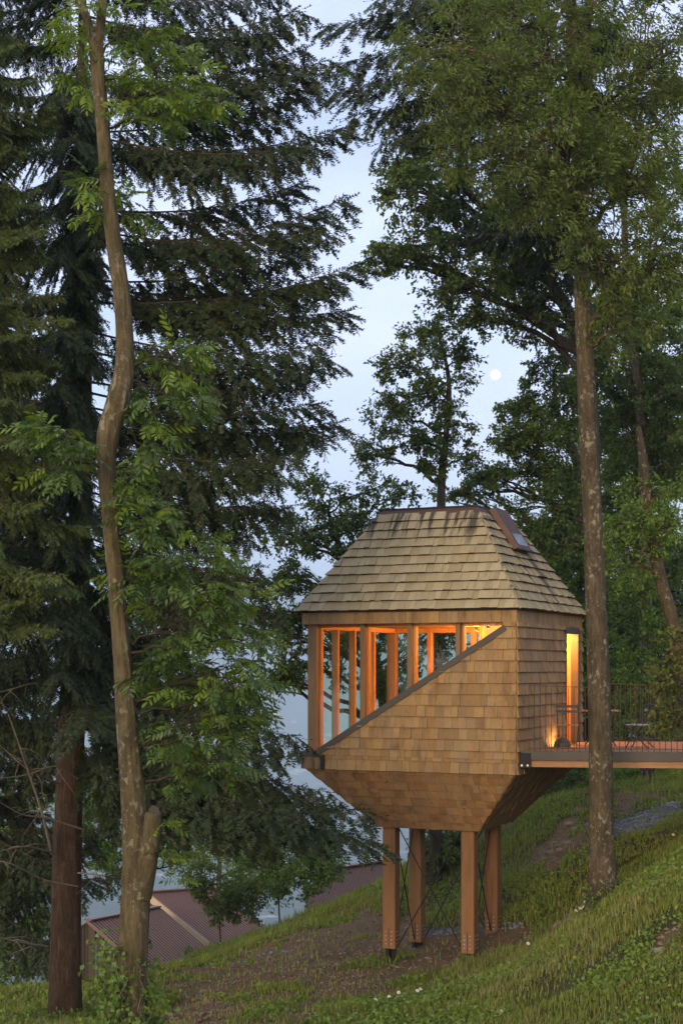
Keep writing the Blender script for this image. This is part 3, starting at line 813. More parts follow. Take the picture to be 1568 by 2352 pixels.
# inside: floor, ceiling boards, partition slats, back wall by the door
slab('floor', [Hh(.12, .12, -1.60), Hh(HW - .1, .12, -1.60), Hh(HW - .1, HW - .12, -1.60), Hh(.12, HW - .12, -1.60)], -Z, .08, M_INNER, house)
for i in range(14):
    b0 = .14 + i * (HW - .28) / 14
    slab('ceiling_board', [Hh(.12, b0 + .004, zh - .005 + .003 * (i % 2)), Hh(HW - .12, b0 + .004, zh - .005 + .003 * (i % 2)), Hh(HW - .12, b0 + (HW - .28) / 14 - .004, zh - .005 + .003 * (i % 2)), Hh(.12, b0 + (HW - .28) / 14 - .004, zh - .005 + .003 * (i % 2))], Z, .03, M_INNER, house)
slab('inner_lining', [Hh(.115, .14, -1.6), Hh(.115, 3.1, -1.6), Hh(.115, 3.1, zh), Hh(.115, .14, zh)], U, .02, M_INNER, house)
slab('inner_lining', [Hh(.03, HW - .10, ZB + .1), Hh(1.40, HW - .10, ZB + .1), Hh(1.40, HW - .10, zh), Hh(.03, HW - .10, zh)], -Vv, .03, M_INNER, house)
for i in range(18):
    b0 = 1.65 + i * .085
    beam('partition_slat', Hh(1.28, b0, -1.6), Hh(1.28, b0, zh - .01), .03, .055, M_INNER, house, up=Vv)
slab('partition', [Hh(1.25, 1.62, -1.6), Hh(1.25, 3.2, -1.6), Hh(1.25, 3.2, zh - .005), Hh(1.25, 1.62, zh - .005)], -U, .04, M_INNER, house)
# doorway in the side wall
dz0, dz1 = -1.56, .70
beam('door_frame', Hh(.03, 3.16, dz0), Hh(.03, 3.16, dz1 + .1), .08, .16, M_TRIM, house, up=U)
beam('door_frame', Hh(.03, 4.08, dz0), Hh(.03, 4.08, dz1 + .1), .08, .16, M_TRIM, house, up=U)
beam('door_frame', Hh(.03, 3.12, dz1 + .075), Hh(.03, 4.12, dz1 + .075), .16, .13, M_TRIM, house)
shingle_face('side_wall_shingle', [(3.12, .74), (4.12, .74), (4.12, ZF), (3.12, ZF)], Hh(0, 0, 0), Vv, Z, ZB + 13 * ROW, ROW, M_WALL, right2, 0.12, 0.24, 0.02, 330, 38)

# lamps of the cabin: small spot fixtures below the ceiling
WARM = (1.0, 0.40, 0.085)
def spot_fixture(a, b, z, watts, label, rad=.05):
    r = empty('ceiling_spotlight', Hh(a, b, z), label, 'spotlight', 'warm spotlights under the cabin ceiling')
    Vt, Ft = tube_np([Hh(a, b, z + .07), Hh(a, b, z + .02), Hh(a, b, z)], [.03, .035, .04], 12)
    link('lamp_can', fast_mesh('lamp_can', Vt, Ft, smooth=True), r, M_DARK)
    mE = bpy.data.materials.new('lamp_glow'); mE.use_nodes = True; bE = mE.node_tree.nodes['Principled BSDF']
    bE.inputs['Emission Color'].default_value = (1, .55, .2, 1); bE.inputs['Emission Strength'].default_value = 12
    pts = [Hh(a, b, z + .012) + U * .03 * math.cos(t) + Vv * .03 * math.sin(t) for t in [i * math.pi / 5 for i in range(10)]]
    link('bulb', py_mesh('bulb', pts, [list(range(10))]), r, mE)
    l = bpy.data.lights.new('lamp_light', 'POINT'); l.energy = watts; l.color = WARM; l.shadow_soft_size = rad
    lo = bpy.data.objects.new('lamp_light', l); COL.objects.link(lo); lo.parent = r; lo.location = (0, 0, -.06)
spot_fixture(1.75, 2.7, zh - .09, 150, 'spotlight in the middle of the glazed cabin ceiling')
spot_fixture(.95, 1.15, zh - .09, 70, 'spotlight near the sloping front window of the cabin')
spot_fixture(.42, 3.45, zh - .09, 230, 'spotlight glowing at the top of the cabin doorway')

# ------------------------------------------------------------------ walkway with railing
E1 = Vector((math.cos(math.radians(-8)), math.sin(math.radians(-8)), 0)); E2 = Vector((-E1.y, E1.x, 0))
WA = Hh(-.03, .14, 0)                       # front edge starts here on the side wall
zd = -1.57; WL = 6.2
walk = empty('walkway', WA + Z * -1.9, 'timber walkway with thin steel railing running from the side wall to the hillside', 'walkway')
def Wp(s, t, z): return WA + E1 * s + E2 * t + Z * z
def wall_s(t):                              # where the side wall cuts the deck at offset t
    # point WA + E1*s + E2*t on line Hh(-.035, b)
    n_ = -U; base = Hh(-.045, 0, 0)
    return (base - (WA + E2 * t)).dot(n_) / E1.dot(n_)
DW = 4.25; npl = 30
for i in range(npl):
    t0 = .03 + i * (DW - .06) / npl; t1 = t0 + (DW - .06) / npl - .007
    s0, s1 = wall_s(t0) + .02, wall_s(t1) + .02
    slab('deck_plank', [Wp(s0, t0, zd), Wp(WL, t0, zd), Wp(WL, t1, zd), Wp(s1, t1, zd)], -Z, .03, M_DECK, walk)
beam('edge_beam', Wp(.02, -.02, -1.65), Wp(WL, -.02, -1.65), .06, .17, M_TRIM, walk)
beam('joist', Wp(.12, .08, -1.80), Wp(WL, .08, -1.80), .14, .13, M_DECK, walk)
beam('joist', Wp(wall_s(2.1) + .1, 2.1, -1.71), Wp(WL, 2.1, -1.71), .14, .2, M_DECK, walk)
beam('joist', Wp(wall_s(4.1) + .1, 4.1, -1.71), Wp(WL, 4.1, -1.71), .14, .2, M_DECK, walk)
beam('edge_beam', Wp(wall_s(DW) + .05, DW + .02, -1.65), Wp(WL, DW + .02, -1.65), .06, .17, M_TRIM, walk)
brk = beam('bracket', Wp(.10, -.03, -1.88), Wp(.10, -.03, -1.60), .20, .07, M_DARK, walk, up=Vector((0, 1, 0)))
for dx in (.03, .14):
    q = Wp(dx, -.075, -1.83); th = [i * math.pi / 3 for i in range(6)]
    link('bolt', py_mesh('bolt', [q + E1 * .022 * math.cos(t) + Z * .022 * math.sin(t) - E2 * h for h in (0, .015) for t in th], [list(range(6, 12))] + [[i, (i + 1) % 6, 6 + (i + 1) % 6, 6 + i] for i in range(6)]), brk, M_STEEL)
def railing(t, s0, drop):
    zt0 = -.33
    rail = beam('handrail', Wp(s0, t, zt0), Wp(WL, t, zt0 - drop), .035, .012, M_RUST, walk)
    beam('lower_rail', Wp(s0, t, zd + .06), Wp(WL, t, zd + .06), .02, .012, M_RUST, walk)
    n_ = int((WL - s0) / .105)
    for i in range(n_ + 1):
        s = s0 + i * .105
        beam('baluster', Wp(s, t, zd - .02), Wp(s, t, zt0 - drop * (s - s0) / (WL - s0) - .004), .011, .011, M_RUST, rail, up=Vector((0, 1, 0)))
railing(-.005, .16, .18); railing(DW - .02, wall_s(DW) + .12, .1)

# bistro furniture
M_BLK = plain_mat('black_slat_paint', (0.008, 0.008, 0.008), 0.5)
M_SLATG = plain_mat('grey_seat_slat', (0.30, 0.30, 0.32), 0.5)
def chair(x, d, ang, label, seatmat):
    p = P(x, 0, d); p.z = zd
    r = empty('bistro_chair', p, label, 'chair', 'folding bistro chairs on the walkway')
    R = Matrix.Rotation(ang, 3, 'Z')
    def Q(lx, ly, lz): return p + R @ Vector((lx, ly, lz))     # faces +y, backrest at -y
    upv = R @ Vector((1, 0, 0))
    for sx in (-.20, .20):
        beam('leg', Q(sx, .20, 0), Q(sx, -.20, .86), .022, .012, M_BLK, r, up=upv)
        beam('leg', Q(sx * .9, -.24, 0), Q(sx * .9, .20, .45), .022, .012, M_BLK, r, up=upv)
    beam('stretcher', Q(-.20, .14, .12), Q(.20, .14, .12), .012, .012, M_BLK, r)
    beam('stretcher', Q(-.18, -.20, .1), Q(.18, -.20, .1), .012, .012, M_BLK, r)
    for k in range(6):
        beam('seat_slat', Q(-.21, -.17 + k * .068, .455), Q(.21, -.17 + k * .068, .455), .05, .016, seatmat, r)
    for zz in (.72, .82):
        beam('back_slat', Q(-.225, -.155 - (zz - .72) * .4, zz), Q(.225, -.155 - (zz - .72) * .4, zz), .014, .052, M_BLK, r)
    return r
chair(1304, 30.1, math.radians(-14), 'black folding bistro chair in front of the lit doorway', M_DECK)
chair(1466, 30.2, math.radians(62), 'black folding bistro chair with grey seat slats by the right railing', M_SLATG)
tp = P(1378, 0, 30.9); tp.z = zd
tab = empty('bistro_table', tp, 'small folding bistro table between the two chairs on the walkway', 'table')
for k in range(7): beam('table_slat', tp + Vector((-.35, -.30 + k * .1, .71)), tp + Vector((.35, -.30 + k * .1, .71)), .085, .018, M_DECK, tab)
for sy in (-.24, .24):
    beam('leg', tp + Vector((-.28, sy, 0)), tp + Vector((.28, sy, .69)), .024, .012, M_BLK, tab, up=Vector((0, 1, 0)))
    beam('leg', tp + Vector((.28, sy * .92, 0)), tp + Vector((-.28, sy * .92, .69)), .024, .012, M_BLK, tab, up=Vector((0, 1, 0)))
beam('stretcher', tp + Vector((0, -.24, .345)), tp + Vector((0, .24, .345)), .014, .014, M_BLK, tab)
# low dome light washing the wall
lp = Hh(-.30, 2.0, zd)
dome = empty('deck_lamp', lp, 'low dark dome lamp on the walkway throwing light up the shingled wall', 'lamp')
prof = [(.17, 0), (.17, .03), (.155, .09), (.12, .14), (.06, .175), (.0, .185)]
V = [lp + Vector((r_ * math.cos(t), r_ * math.sin(t), z_)) for r_, z_ in prof for t in [i * math.pi / 8 for i in range(16)]]
F = [[i * 16 + j, i * 16 + (j + 1) % 16, (i + 1) * 16 + (j + 1) % 16, (i + 1) * 16 + j] for i in range(5) for j in range(16)]
link('dome_shade', py_mesh('dome_shade', V, F, True), dome, M_TRIM)
lq = lp + Vector((.05, .24, .10))
Vt, Ft = tube_np([lq - Z * .1, lq - Z * .04, lq - Z * .035], [.035, .035, .02], 10)
link('lamp_holder', fast_mesh('lamp_holder', Vt, Ft, smooth=True), dome, M_DARK)
l = bpy.data.lights.new('lamp_light', 'POINT'); l.energy = 9.0; l.color = (1, .52, .18); l.shadow_soft_size = .03
lo = bpy.data.objects.new('lamp_light', l); COL.objects.link(lo); lo.parent = dome; lo.location = lq - lp

# ------------------------------------------------------------------ barns below the slope
M_SHEET = plain_mat('brown_sheet_metal', (0.155, 0.086, 0.066), 0.5, 0.2, 0.2, 3)
M_PLANKW = wood_mat('grey_barn_plank', (0.045, 0.036, 0.026), (0.08, 0.064, 0.047), (0.12, 0.098, 0.072), grain=(20, 20, 1.2))
M_FASC = wood_mat('pale_fascia_board', (0.36, 0.26, 0.15), (0.42, 0.31, 0.19), (0.48, 0.36, 0.23), grain=(20, 20, 2))
def barn(label, r0, r1, rib, ribs, wall_h, back=None, fascia=False, gable=True):
    """ridge r0-r1, roof falling along rib; ribs standing seams; plank gable under the r0 end"""
    rib = Vector(rib); r0, r1 = Vector(r0), Vector(r1)
    back = Vector(back) if back else Vector((-rib.x * .75, -rib.y * .75, rib.z * .75))
    b = empty('barn', Vector((r0.x, r0.y, r0.z - wall_h)), label, 'barn')
    n = (r1 - r0).cross(rib).normalized()
    if n.z < 0: n = -n
    def sheet(q0, q1, d):
        return slab('roof', [q0, q1, q1 + d, q0 + d], -n if d is rib else -Z, .06, M_SHEET, b)
    rf = sheet(r0, r1, rib)
    slab('roof', [r0 - Z * .01, r1 - Z * .01, r1 + back, r0 + back], -Z, .06, M_SHEET, b)
    for i in range(ribs + 1):
        p = r0.lerp(r1, i / ribs) + n * .03
        beam('roof_rib', p + rib * .01, p + rib * .995, .075, .06, M_SHEET, rf, up=n)
    beam('ridge_cap', r0 + n * .05, r1 + n * .05, .30, .05, M_SHEET, rf)
    if fascia:
        beam('fascia_board', r0 + Vector((-.06, -.06, -.10)), r0 + rib + Vector((-.06, -.06, -.10)), .05, .26, M_FASC, b)
    if gable:
        hr = Vector((rib.x, rib.y, 0)); npk = 26
        a0 = r0 + back * .92; a1 = r0 + rib * .92
        off = (r1 - r0).normalized() * .12
        for i in range(npk):
            t0, t1 = i / npk, (i + 1) / npk - .006
            def top(t):
                x = t * 2 - 1
                return (r0 + (back * .92 * -x if x < 0 else rib * .92 * x)) + off - Z * .07
            p0, p1 = top(t0), top(t1); bot = r0.z - wall_h
            th_ = (r1 - r0).normalized() * (.03 + .012 * (i % 2))
            V = [Vector((p0.x, p0.y, bot)), Vector((p1.x, p1.y, bot)), p1, p0]
            slab('wall_plank', [v - th_ * .5 for v in V], th_, 1.0, M_PLANKW, b)
        e0, e1 = a1 + off - Z * .07, r1 + rib * .92 - off - Z * .07
        nl = 24
        for i in range(nl):
            p0, p1 = e0.lerp(e1, i / nl), e0.lerp(e1, (i + 1) / nl - .004)
            slab('wall_plank', [Vector((p0.x, p0.y, r0.z - wall_h)), Vector((p1.x, p1.y, r0.z - wall_h)), p1, p0], hr.normalized() * (.03 + .01 * (i % 2)), 1.0, M_PLANKW, b)
    return b
q0 = P(200, 2116, 53); q1 = P(362, 2084, 58)
barn('weathered plank barn with brown ribbed metal roof behind the ash trunk', q0, q1, (4.3, -2.6, -3.0), 26, 5.0, back=(-1.5, -.6, -1.0))
q0 = P(340, 2050, 60); q1 = P(486, 2040, 63)
barn('upper barn with brown ribbed metal roof and pale fascia board', q0, q1, (4.6, -2.4, -3.1), 22, 6.0, back=(-1.6, .9, -1.3), fascia=True)
q0 = P(735, 2000, 57); q1 = P(910, 1974, 58.6)
barn('distant ribbed metal roof just showing above the grassy ridge', q0, q1, (-.8, -2.8, -1.9), 24, 5.0, back=(.8, 2.6, -1.6), gable=False)

# ------------------------------------------------------------------ foliage builders
def unit(v): return v / (np.linalg.norm(v, axis=-1, keepdims=True) + 1e-9)

def leaf_quads(C, D, Nn, L, Wd, fold=0.18):
    """kite leaves: base C, axis D, facing Nn, length L, width Wd -> V, F(tris)"""
    n = len(C); D = unit(D); S = unit(np.cross(D, Nn)); Nn = np.cross(S, D)
    L = L[:, None]; Wd = Wd[:, None]
    v0 = C; v2 = C + D * L - Nn * L * 0.12
    mid = C + D * L * 0.55
    v1 = mid + S * Wd * 0.5 + Nn * Wd * fold; v3 = mid - S * Wd * 0.5 + Nn * Wd * fold
    V = np.stack([v0, v1, v2, v3], 1).reshape(-1, 3)
    i = np.arange(n)[:, None] * 4
    F = np.stack([np.hstack([i, i + 1, i + 2]), np.hstack([i, i + 2, i + 3])], 1).reshape(-1, 3)
    return V, F

def branch_path(a, b, bend, n=7, rnd=RNG):
    a, b = np.asarray(a, float), np.asarray(b, float)
    t = np.linspace(0, 1, n)[:, None]; L = np.linalg.norm(b - a)
    off = rnd.normal(0, 1, 3) * bend * L; off[2] = abs(off[2])
    w = rnd.normal(0, 1, (n, 3)) * L * 0.02; w[0] = 0; w[-1] = 0
    return a + (b - a) * t + off * (4 * t * (1 - t)) * 0.5 + w

def rooted(t):
    """carry the trunk down into the soil"""
    g = gz(t[0, 0], t[0, 1])
    if t[0, 2] > g - .1: t = np.vstack([[t[0, 0], t[0, 1], g - .15, t[0, 3] * 1.25], t])
    return t

def broadleaf(name, label, trunk, blobs, leaf=(0.10, 0.055), mats=None, clumps=14, per=70, bark=None, group=None, cr=0.42, sides=12, rough=.10, flat=.85, sweep=0.0, fine=0.0, limbfrom=None, cat='tree'):
    """trunk: rows (x, y, d, radius); blobs: (x, y, d, rx px, ry px, depth m, weight)"""
    tp_ = rooted(np.array([[*P(x, y, d), r] for x, y, d, r in trunk]))
    sp = smooth_path(tp_, max(10, len(tp_) * (24 if fine else 7)))
    root = empty(name, tuple(sp[0, :3]), label, cat, group)
    Vt, Ft = tube_np(sp[:, :3], sp[:, 3], sides * (2 if fine else 1), rough, int(abs(sp[0, 0]) * 100), fine)
    link('trunk', fast_mesh('trunk', Vt, Ft, smooth=True), root, bark)
    limbs, lv = Geo(), Geo()
    CC, DD, NN, VA = [], [], [], []
    for (x, y, d, rx, ry, rd, wgt) in blobs:
        c = np.array(P(x, y, d)); k = d / FP
        R = np.array([rx * k, rd, ry * k])
        # limb from the trunk, leaving it a little below the foliage it carries
        dz = np.abs(sp[:, 2] - (c[2] - 0.45 * np.hypot(*(sp[:, :2] - c[:2]).T)))
        st = int(np.argmin(dz)); r0 = max(0.012, min(sp[st, 3] * 0.55, 0.028 + 0.02 * np.linalg.norm(sp[st, :3] - c)))
        path = branch_path(sp[st, :3], c, 0.10, 9)
        V_, F_ = tube_np(path, np.linspace(r0, r0 * .4, 9), 6); limbs.add(V_, F_)
        m = max(3, int(clumps * wgt))
        u = unit(RNG.normal(0, 1, (m, 3))) * (RNG.random((m, 1)) ** 0.42)
        K = c + u * R
        for q in K:
            # branch to the clump
            s_ = path[RNG.integers(4, 9)]
            r0_ = r0
            bp = branch_path(s_, q, 0.12, 5)
            V_, F_ = tube_np(bp, np.linspace(r0 * .38, .006, 5), 4); limbs.add(V_, F_)
            r_ = cr * RNG.uniform(.6, 1.25)
            nt_ = 5
            out = unit(q - s_ + 1e-4)
            tips = unit(RNG.normal(0, 1, (nt_, 3)) + out * .7) * np.array([1, 1, flat]) * r_
            nl = max(4, int(per * RNG.uniform(.6, 1.4)))
            for tp in tips:
                V_, F_ = tube_np(np.array([q, q + tp * .55 + [0, 0, .02], q + tp]), [.006, .004, .0025], 3); limbs.add(V_, F_)
            # leaves in rosettes along the twigs
            ti = RNG.integers(0, nt_, nl); tt = RNG.random(nl) ** .6 * 1.05 + .05
            pos = q + tips[ti] * tt[:, None] + RNG.normal(0, r_ * .13, (nl, 3)) * np.array([1, 1, .7])
            ax = unit(tips[ti]) * .7 + RNG.normal(0, .75 - .3 * (sweep > 0), (nl, 3)) + np.array([sweep, 0, -.15 - .3 * sweep]) + RNG.normal(0, .5, 3) * sweep
            CC.append(pos); DD.append(ax); NN.append(RNG.normal(0, .55, (nl, 3)) + np.array([0, 0, 1.0]))
            VA.append(np.clip(RNG.normal(.40, .13, nl) + RNG.normal(0, .15), 0, .74))
    C = np.vstack(CC); n = len(C)
    V_, F_ = leaf_quads(C, np.vstack(DD), np.vstack(NN), leaf[0] * RNG.uniform(.65, 1.25, n), leaf[1] * RNG.uniform(.7, 1.25, n))
    tag(link('branches', limbs.mesh('branches', True), root, bark), kind='stuff')
    cro = link('crown', fast_mesh('crown', V_, F_, np.repeat(np.concatenate(VA), 2)), root, mats)
    tag(cro, kind='stuff')
    return root

# conifer branch: carries hanging side twigs set with needle shoots; made once per variant and shared
def conifer_branch_mesh(seed, mats, length=3.0, hang=1.0, dens=1.0, bare=0.12):
    r = np.random.default_rng(seed)
    n = 16; t = np.linspace(0, 1, n)
    sag = -0.10 * np.sin(np.pi * t) * length * .55 + .05 * length * np.clip(t - .7, 0, 1) * 2
    y = np.cumsum(r.normal(0, .012, n)) * length * .4
    path = np.stack([t * length, y - y[-1] * t, sag - sag[-1] * t], 1)
    wood = Geo(); rad = np.linspace(.020, .003, n)
    V_, F_ = tube_np(path, rad, 6); wood.add(V_, F_, .5, 0)
    B, D, L, U_ = [], [], [], []
    s = bare
    while s < 1.0:
        p = np.array([np.interp(s, t, path[:, k]) for k in range(3)])
        tan = np.array([np.interp(min(1, s + .03), t, path[:, k]) for k in range(3)]) - p; tan /= np.linalg.norm(tan) + 1e-9
        lat = np.cross(tan, [0, 0, 1]); lat /= np.linalg.norm(lat) + 1e-9
        for sg in (-1, 1):
            ln = length * (.08 + .22 * (1 - s) ** .7 * min(1, (s - bare) * 4 + .35)) * r.uniform(.6, 1.25)
            dr = unit(tan * r.uniform(.45, .9) + lat * sg * r.uniform(.5, .95) + np.array([0, 0, -r.uniform(.15, .75) * hang]))
            m = 6; tt = np.linspace(0, 1, m)[:, None]
            bp = p + dr * ln * tt + np.array([0, 0, -1.0]) * (tt ** 2) * ln * r.uniform(.1, .5) * hang
            V_, F_ = tube_np(bp, np.linspace(.007, .002, m), 3); wood.add(V_, F_, .5, 0)
            k = max(4, int(ln / .020 * dens))
            q = np.sort(r.random(k)) ** .8; q[-1] = 1
            pos = np.stack([np.interp(q, tt[:, 0], bp[:, j]) for j in range(3)], 1)
            tg = unit(bp[-1] - bp[0]); sl = unit(np.cross(tg, [0, 0, 1.0]) + 1e-6)
            sgn = r.choice([-1, 1], k)[:, None]; sgn[-1] = 0
            dd = tg * r.uniform(.5, 1.0, (k, 1)) + sl * sgn * r.uniform(.4, .9, (k, 1)) + np.array([0, 0, -1.0]) * r.uniform(0, .6, (k, 1)) * hang
            B.append(pos); D.append(dd); L.append(r.uniform(.07, .17, k)); U_.append(r.normal(0, .35, (k, 3)) + [0, 0, 1])
        s += r.uniform(.022, .04) / max(.5, length / 3)
    # shoots set along the outer half of the main stem
    k = int(70 * dens); q = r.uniform(.4, 1.0, k); pos = np.stack([np.interp(q, t, path[:, j]) for j in range(3)], 1)
    B.append(pos); D.append(np.array([.8, 0, 0]) + r.normal(0, .55, (k, 3))); L.append(r.uniform(.09, .18, k)); U_.append(r.normal(0, .4, (k, 3)) + [0, 0, 1])
    # leader
    B.append(path[-1:]); D.append(path[-1:] - path[-2:-1]); L.append(np.array([.16])); U_.append(np.array([[0, 0, 1.0]]))
    B, D, L, U_ = np.vstack(B), unit(np.vstack(D)), np.concatenate(L), np.vstack(U_)
    S = unit(np.cross(D, U_)); Nn = np.cross(S, D); m = len(B)
    va = np.clip(r.normal(.36, .17, m), 0, .74)
    # each shoot: spine with paired needle blades
    for st in (0.05, .27, .5, .74):
        for sg in (-1, 1):
            base = B + D * (L * st)[:, None]
            tip = base + D * .034 + S * sg * .036 + Nn * r.normal(.004, .012, (m, 1))
            b2 = base + D * (L * .20)[:, None]
            V_ = np.stack([base, b2, tip], 1).reshape(-1, 3); wood.add(V_, np.arange(3 * m).reshape(-1, 3), va, 1)
    base = B + D * (L * .8)[:, None]; tip = B + D * (L * 1.15)[:, None]
    V_ = np.stack([base + S * .012, base - S * .012, tip], 1).reshape(-1, 3); wood.add(V_, np.arange(3 * m).reshape(-1, 3), np.clip(va + .15, 0, .74), 1)
    me = wood.mesh('branch')
    for mm_ in mats: me.materials.append(mm_)
    return me

BR_LEN = 3.0
def place_branch(root, me, S, T, roll=0.0, zs=1.0):
    S, T = Vector(S), Vector(T)
    ax = (T - S); L = ax.length; x = ax.normalized()
    y = Z.cross(x)
    if y.length < 1e-3: y = Vector((0, 1, 0))
    y.normalize(); z = x.cross(y)
    R = Matrix((x, y, z)).transposed() @ Matrix.Rotation(roll, 3, 'X')
    s = L / BR_LEN
    sc = Matrix.Diagonal((s, max(.55, min(1.15, s)) * zs, max(.55, min(1.15, s))))
    M = (R @ sc).to_4x4(); M.translation = S - Vector(root.location)
    o = bpy.data.objects.new('branch', me); COL.objects.link(o); o.parent = root; o.matrix_basis = M
    return o

M_BARKFIR = bark_mat('fir_bark', (0.035, 0.021, 0.012), (0.085, 0.052, 0.030), (0.16, 0.15, 0.12), .12, 1.0, furrow=(0.12, 0.062, 0.032))
M_BARKASH = bark_mat('ash_bark', (0.058, 0.046, 0.022), (0.122, 0.098, 0.050), (0.30, 0.28, 0.20), .42, .9)
M_BARKR = bark_mat('grey_brown_bark', (0.048, 0.036, 0.020), (0.112, 0.085, 0.050), (0.27, 0.26, 0.19), .6, .9)
M_BARKOAK = bark_mat('oak_bark', (0.035, 0.028, 0.020), (0.09, 0.072, 0.050))
M_DEADW = bark_mat('dead_wood', (0.16, 0.125, 0.085), (0.28, 0.225, 0.16))
M_FIR = leaf_mat('fir_needles', (0.012, 0.020, 0.007), (0.024, 0.040, 0.011), (0.054, 0.071, 0.017), .15, .55)
M_FIRL = leaf_mat('young_fir_needles', (0.037, 0.055, 0.016), (0.079, 0.110, 0.026), (0.139, 0.173, 0.044), .18, .55)
M_ASH = leaf_mat('ash_leaves', (0.040, 0.072, 0.021), (0.079, 0.134, 0.030), (0.162, 0.226, 0.039), .35, .42)
M_ASHY = leaf_mat('young_ash_leaves', (0.081, 0.132, 0.016), (0.142, 0.210, 0.022), (0.213, 0.287, 0.038), .4, .42)
M_OAK = leaf_mat('oak_leaves', (0.048, 0.079, 0.021), (0.091, 0.142, 0.033), (0.164, 0.225, 0.046), .3, .45)
M_OLIVE = leaf_mat('olive_green_leaves', (0.056, 0.081, 0.022), (0.103, 0.147, 0.036), (0.190, 0.245, 0.060), .5, .5)
M_BRIGHT = leaf_mat('bright_green_leaves', (0.073, 0.124, 0.023), (0.132, 0.220, 0.038), (0.224, 0.327, 0.062), .38, .5)
M_MAPLE = leaf_mat('brownish_leaves', (0.073, 0.076, 0.017), (0.121, 0.132, 0.025), (0.188, 0.190, 0.040), .35, .5)

FB = [conifer_branch_mesh(50 + i, [M_BARKOAK, M_FIR], hang=1.35 if i % 2 else .95) for i in range(6)]
FBL = [conifer_branch_mesh(80 + i, [M_BARKFIR, M_FIRL], hang=.7) for i in range(3)]
RNDM = random.Random(5)

def conifer(name, label, trunk, keys, y_top, y_bot, count, reach, meshes, bark, group='tall dark conifers', sidebias=None, dead=()):
    tp_ = rooted(np.array([[*P(x, y, d), r] for x, y, d, r in trunk]))
    sp = smooth_path(tp_, len(tp_) * 24)
    root = empty(name, tuple(sp[0, :3]), label, 'tree', group)
    Vt, Ft = tube_np(sp[:, :3], sp[:, 3], 36, .07, 3, .07)
    link('trunk', fast_mesh('trunk', Vt, Ft, smooth=True), root, bark)
    d0 = trunk[0][2]
    def on(y):
        z = (HZ - y) * d0 / FP
        i = int(np.argmin(np.abs(sp[:, 2] - z))); return Vector(sp[i, :3])
    for i, (ys, x, y, d) in enumerate(keys):
        place_branch(root, meshes[i % len(meshes)], on(ys), P(x, y, d), RNDM.uniform(-.15, .15), RNDM.uniform(.7, 1.0))
    for i in range(count):
        f = (i + RNDM.random()) / count
        y = y_top + (y_bot - y_top) * f
        S = on(y); a = RNDM.uniform(0, 2 * math.pi) if sidebias is None else RNDM.gauss(sidebias[0], sidebias[1])
        L = (reach[0] + (reach[1] - reach[0]) * f) * RNDM.uniform(.65, 1.1)
        T = S + Vector((math.cos(a) * L, math.sin(a) * L, L * RNDM.uniform(-.38, .06)))
        place_branch(root, RNDM.choice(meshes), S, T, RNDM.uniform(-.2, .2), RNDM.uniform(.85, 1.2))
    for pts in dead:
        pp = smooth_path(np.array([[*P(x, y, d), r] for x, y, d, r in pts]), 16)
        g = Geo(); V_, F_ = tube_np(pp[:, :3], pp[:, 3], 6); g.add(V_, F_)
        for k in range(5):
            j = RNDM.randrange(4, 14); e = pp[j, :3] + np.array([RNDM.uniform(-.5, .5), RNDM.uniform(-.3, .3), RNDM.uniform(-.45, .1)])
            V_, F_ = tube_np(branch_path(pp[j, :3], e, .15, 5), np.linspace(pp[j, 3] * .5, .002, 5), 4); g.add(V_, F_)
        tag(link('dead_branch', g.mesh('dead_branch', True), root, M_DEADW))
    return root

# --- the big fir at the left; branch tips surveyed along its outline
fk = [(-60,640,-20,26),(60,690,22,25.5),(40,640,70,27),(200,700,110,26),(190,760,135,25),(300,720,190,27),(330,790,292,26),(300,720,330,25),(480,690,420,27),
      (560,797,455,26),(520,740,520,25),(640,700,570,27),(700,826,605,25.5),(660,760,640,27),(690,800,712,26),(760,740,790,25),(800,757,822,27),(880,690,860,26),
      (900,735,925,25.5),(960,700,985,27),(930,782,968,26),(1010,690,1040,25),(1040,640,1080,27),(1080,668,1160,26),(1120,610,1150,25.5),(1130,574,1235,26),
      (1190,650,1330,25),(1230,600,1300,27),(1240,540,1330,26),(1260,655,1405,25.5),(1340,600,1390,26.5),(1480,690,1695,25),(1560,640,1740,24.5),(1620,855,1868,24.5),(1600,760,1820,25),(1640,700,1880,24),(1660,865,1935,24.2),(1640,640,1920,25),
      (1500,560,1640,27),(1420,540,1560,26),(1400,600,1600,27),(1700,480,1890,25.5),(1690,420,1930,25)]
fk += [(y, 185 + (37 * k) % 110 - 55, y + 60 + (53 * k) % 70, 23.6 + (k % 3) * .4) for k, y in enumerate(range(150, 1480, 55))]
dead = [[(150,1600,25.7,.022),(90,1570,25,.018),(20,1585,24.5,.012),(-40,1600,24,.006)], [(180,1640,25.6,.016),(240,1645,25,.008),(205,1650,24.6,.004)],
        [(135,1800,25.7,.022),(70,1770,25,.018),(10,1720,24.6,.010),(-30,1680,24,.006)], [(180,1790,25.6,.02),(130,1760,25,.016),(60,1780,24.5,.012),(-20,1790,24,.006)],
        [(190,1905,25.6,.022),(110,1880,25,.018),(50,1870,24.5,.012),(-20,1830,24,.006)], [(130,1960,25.7,.02),(60,1945,25,.015),(0,1955,24.4,.008)],
        [(180,2005,25.6,.016),(240,2010,25,.008)], [(180,2036,25.5,.014),(100,2020,25,.012),(30,1985,24.4,.010),(-20,1975,24.4,.006)], [(110,2175,25.7,.024),(50,2165,25,.02),(-20,2150,24.4,.01)],
        [(120,1960,25.7,.030),(95,1860,25.2,.022),(55,1740,24.8,.016),(20,1640,24.4,.010)]]
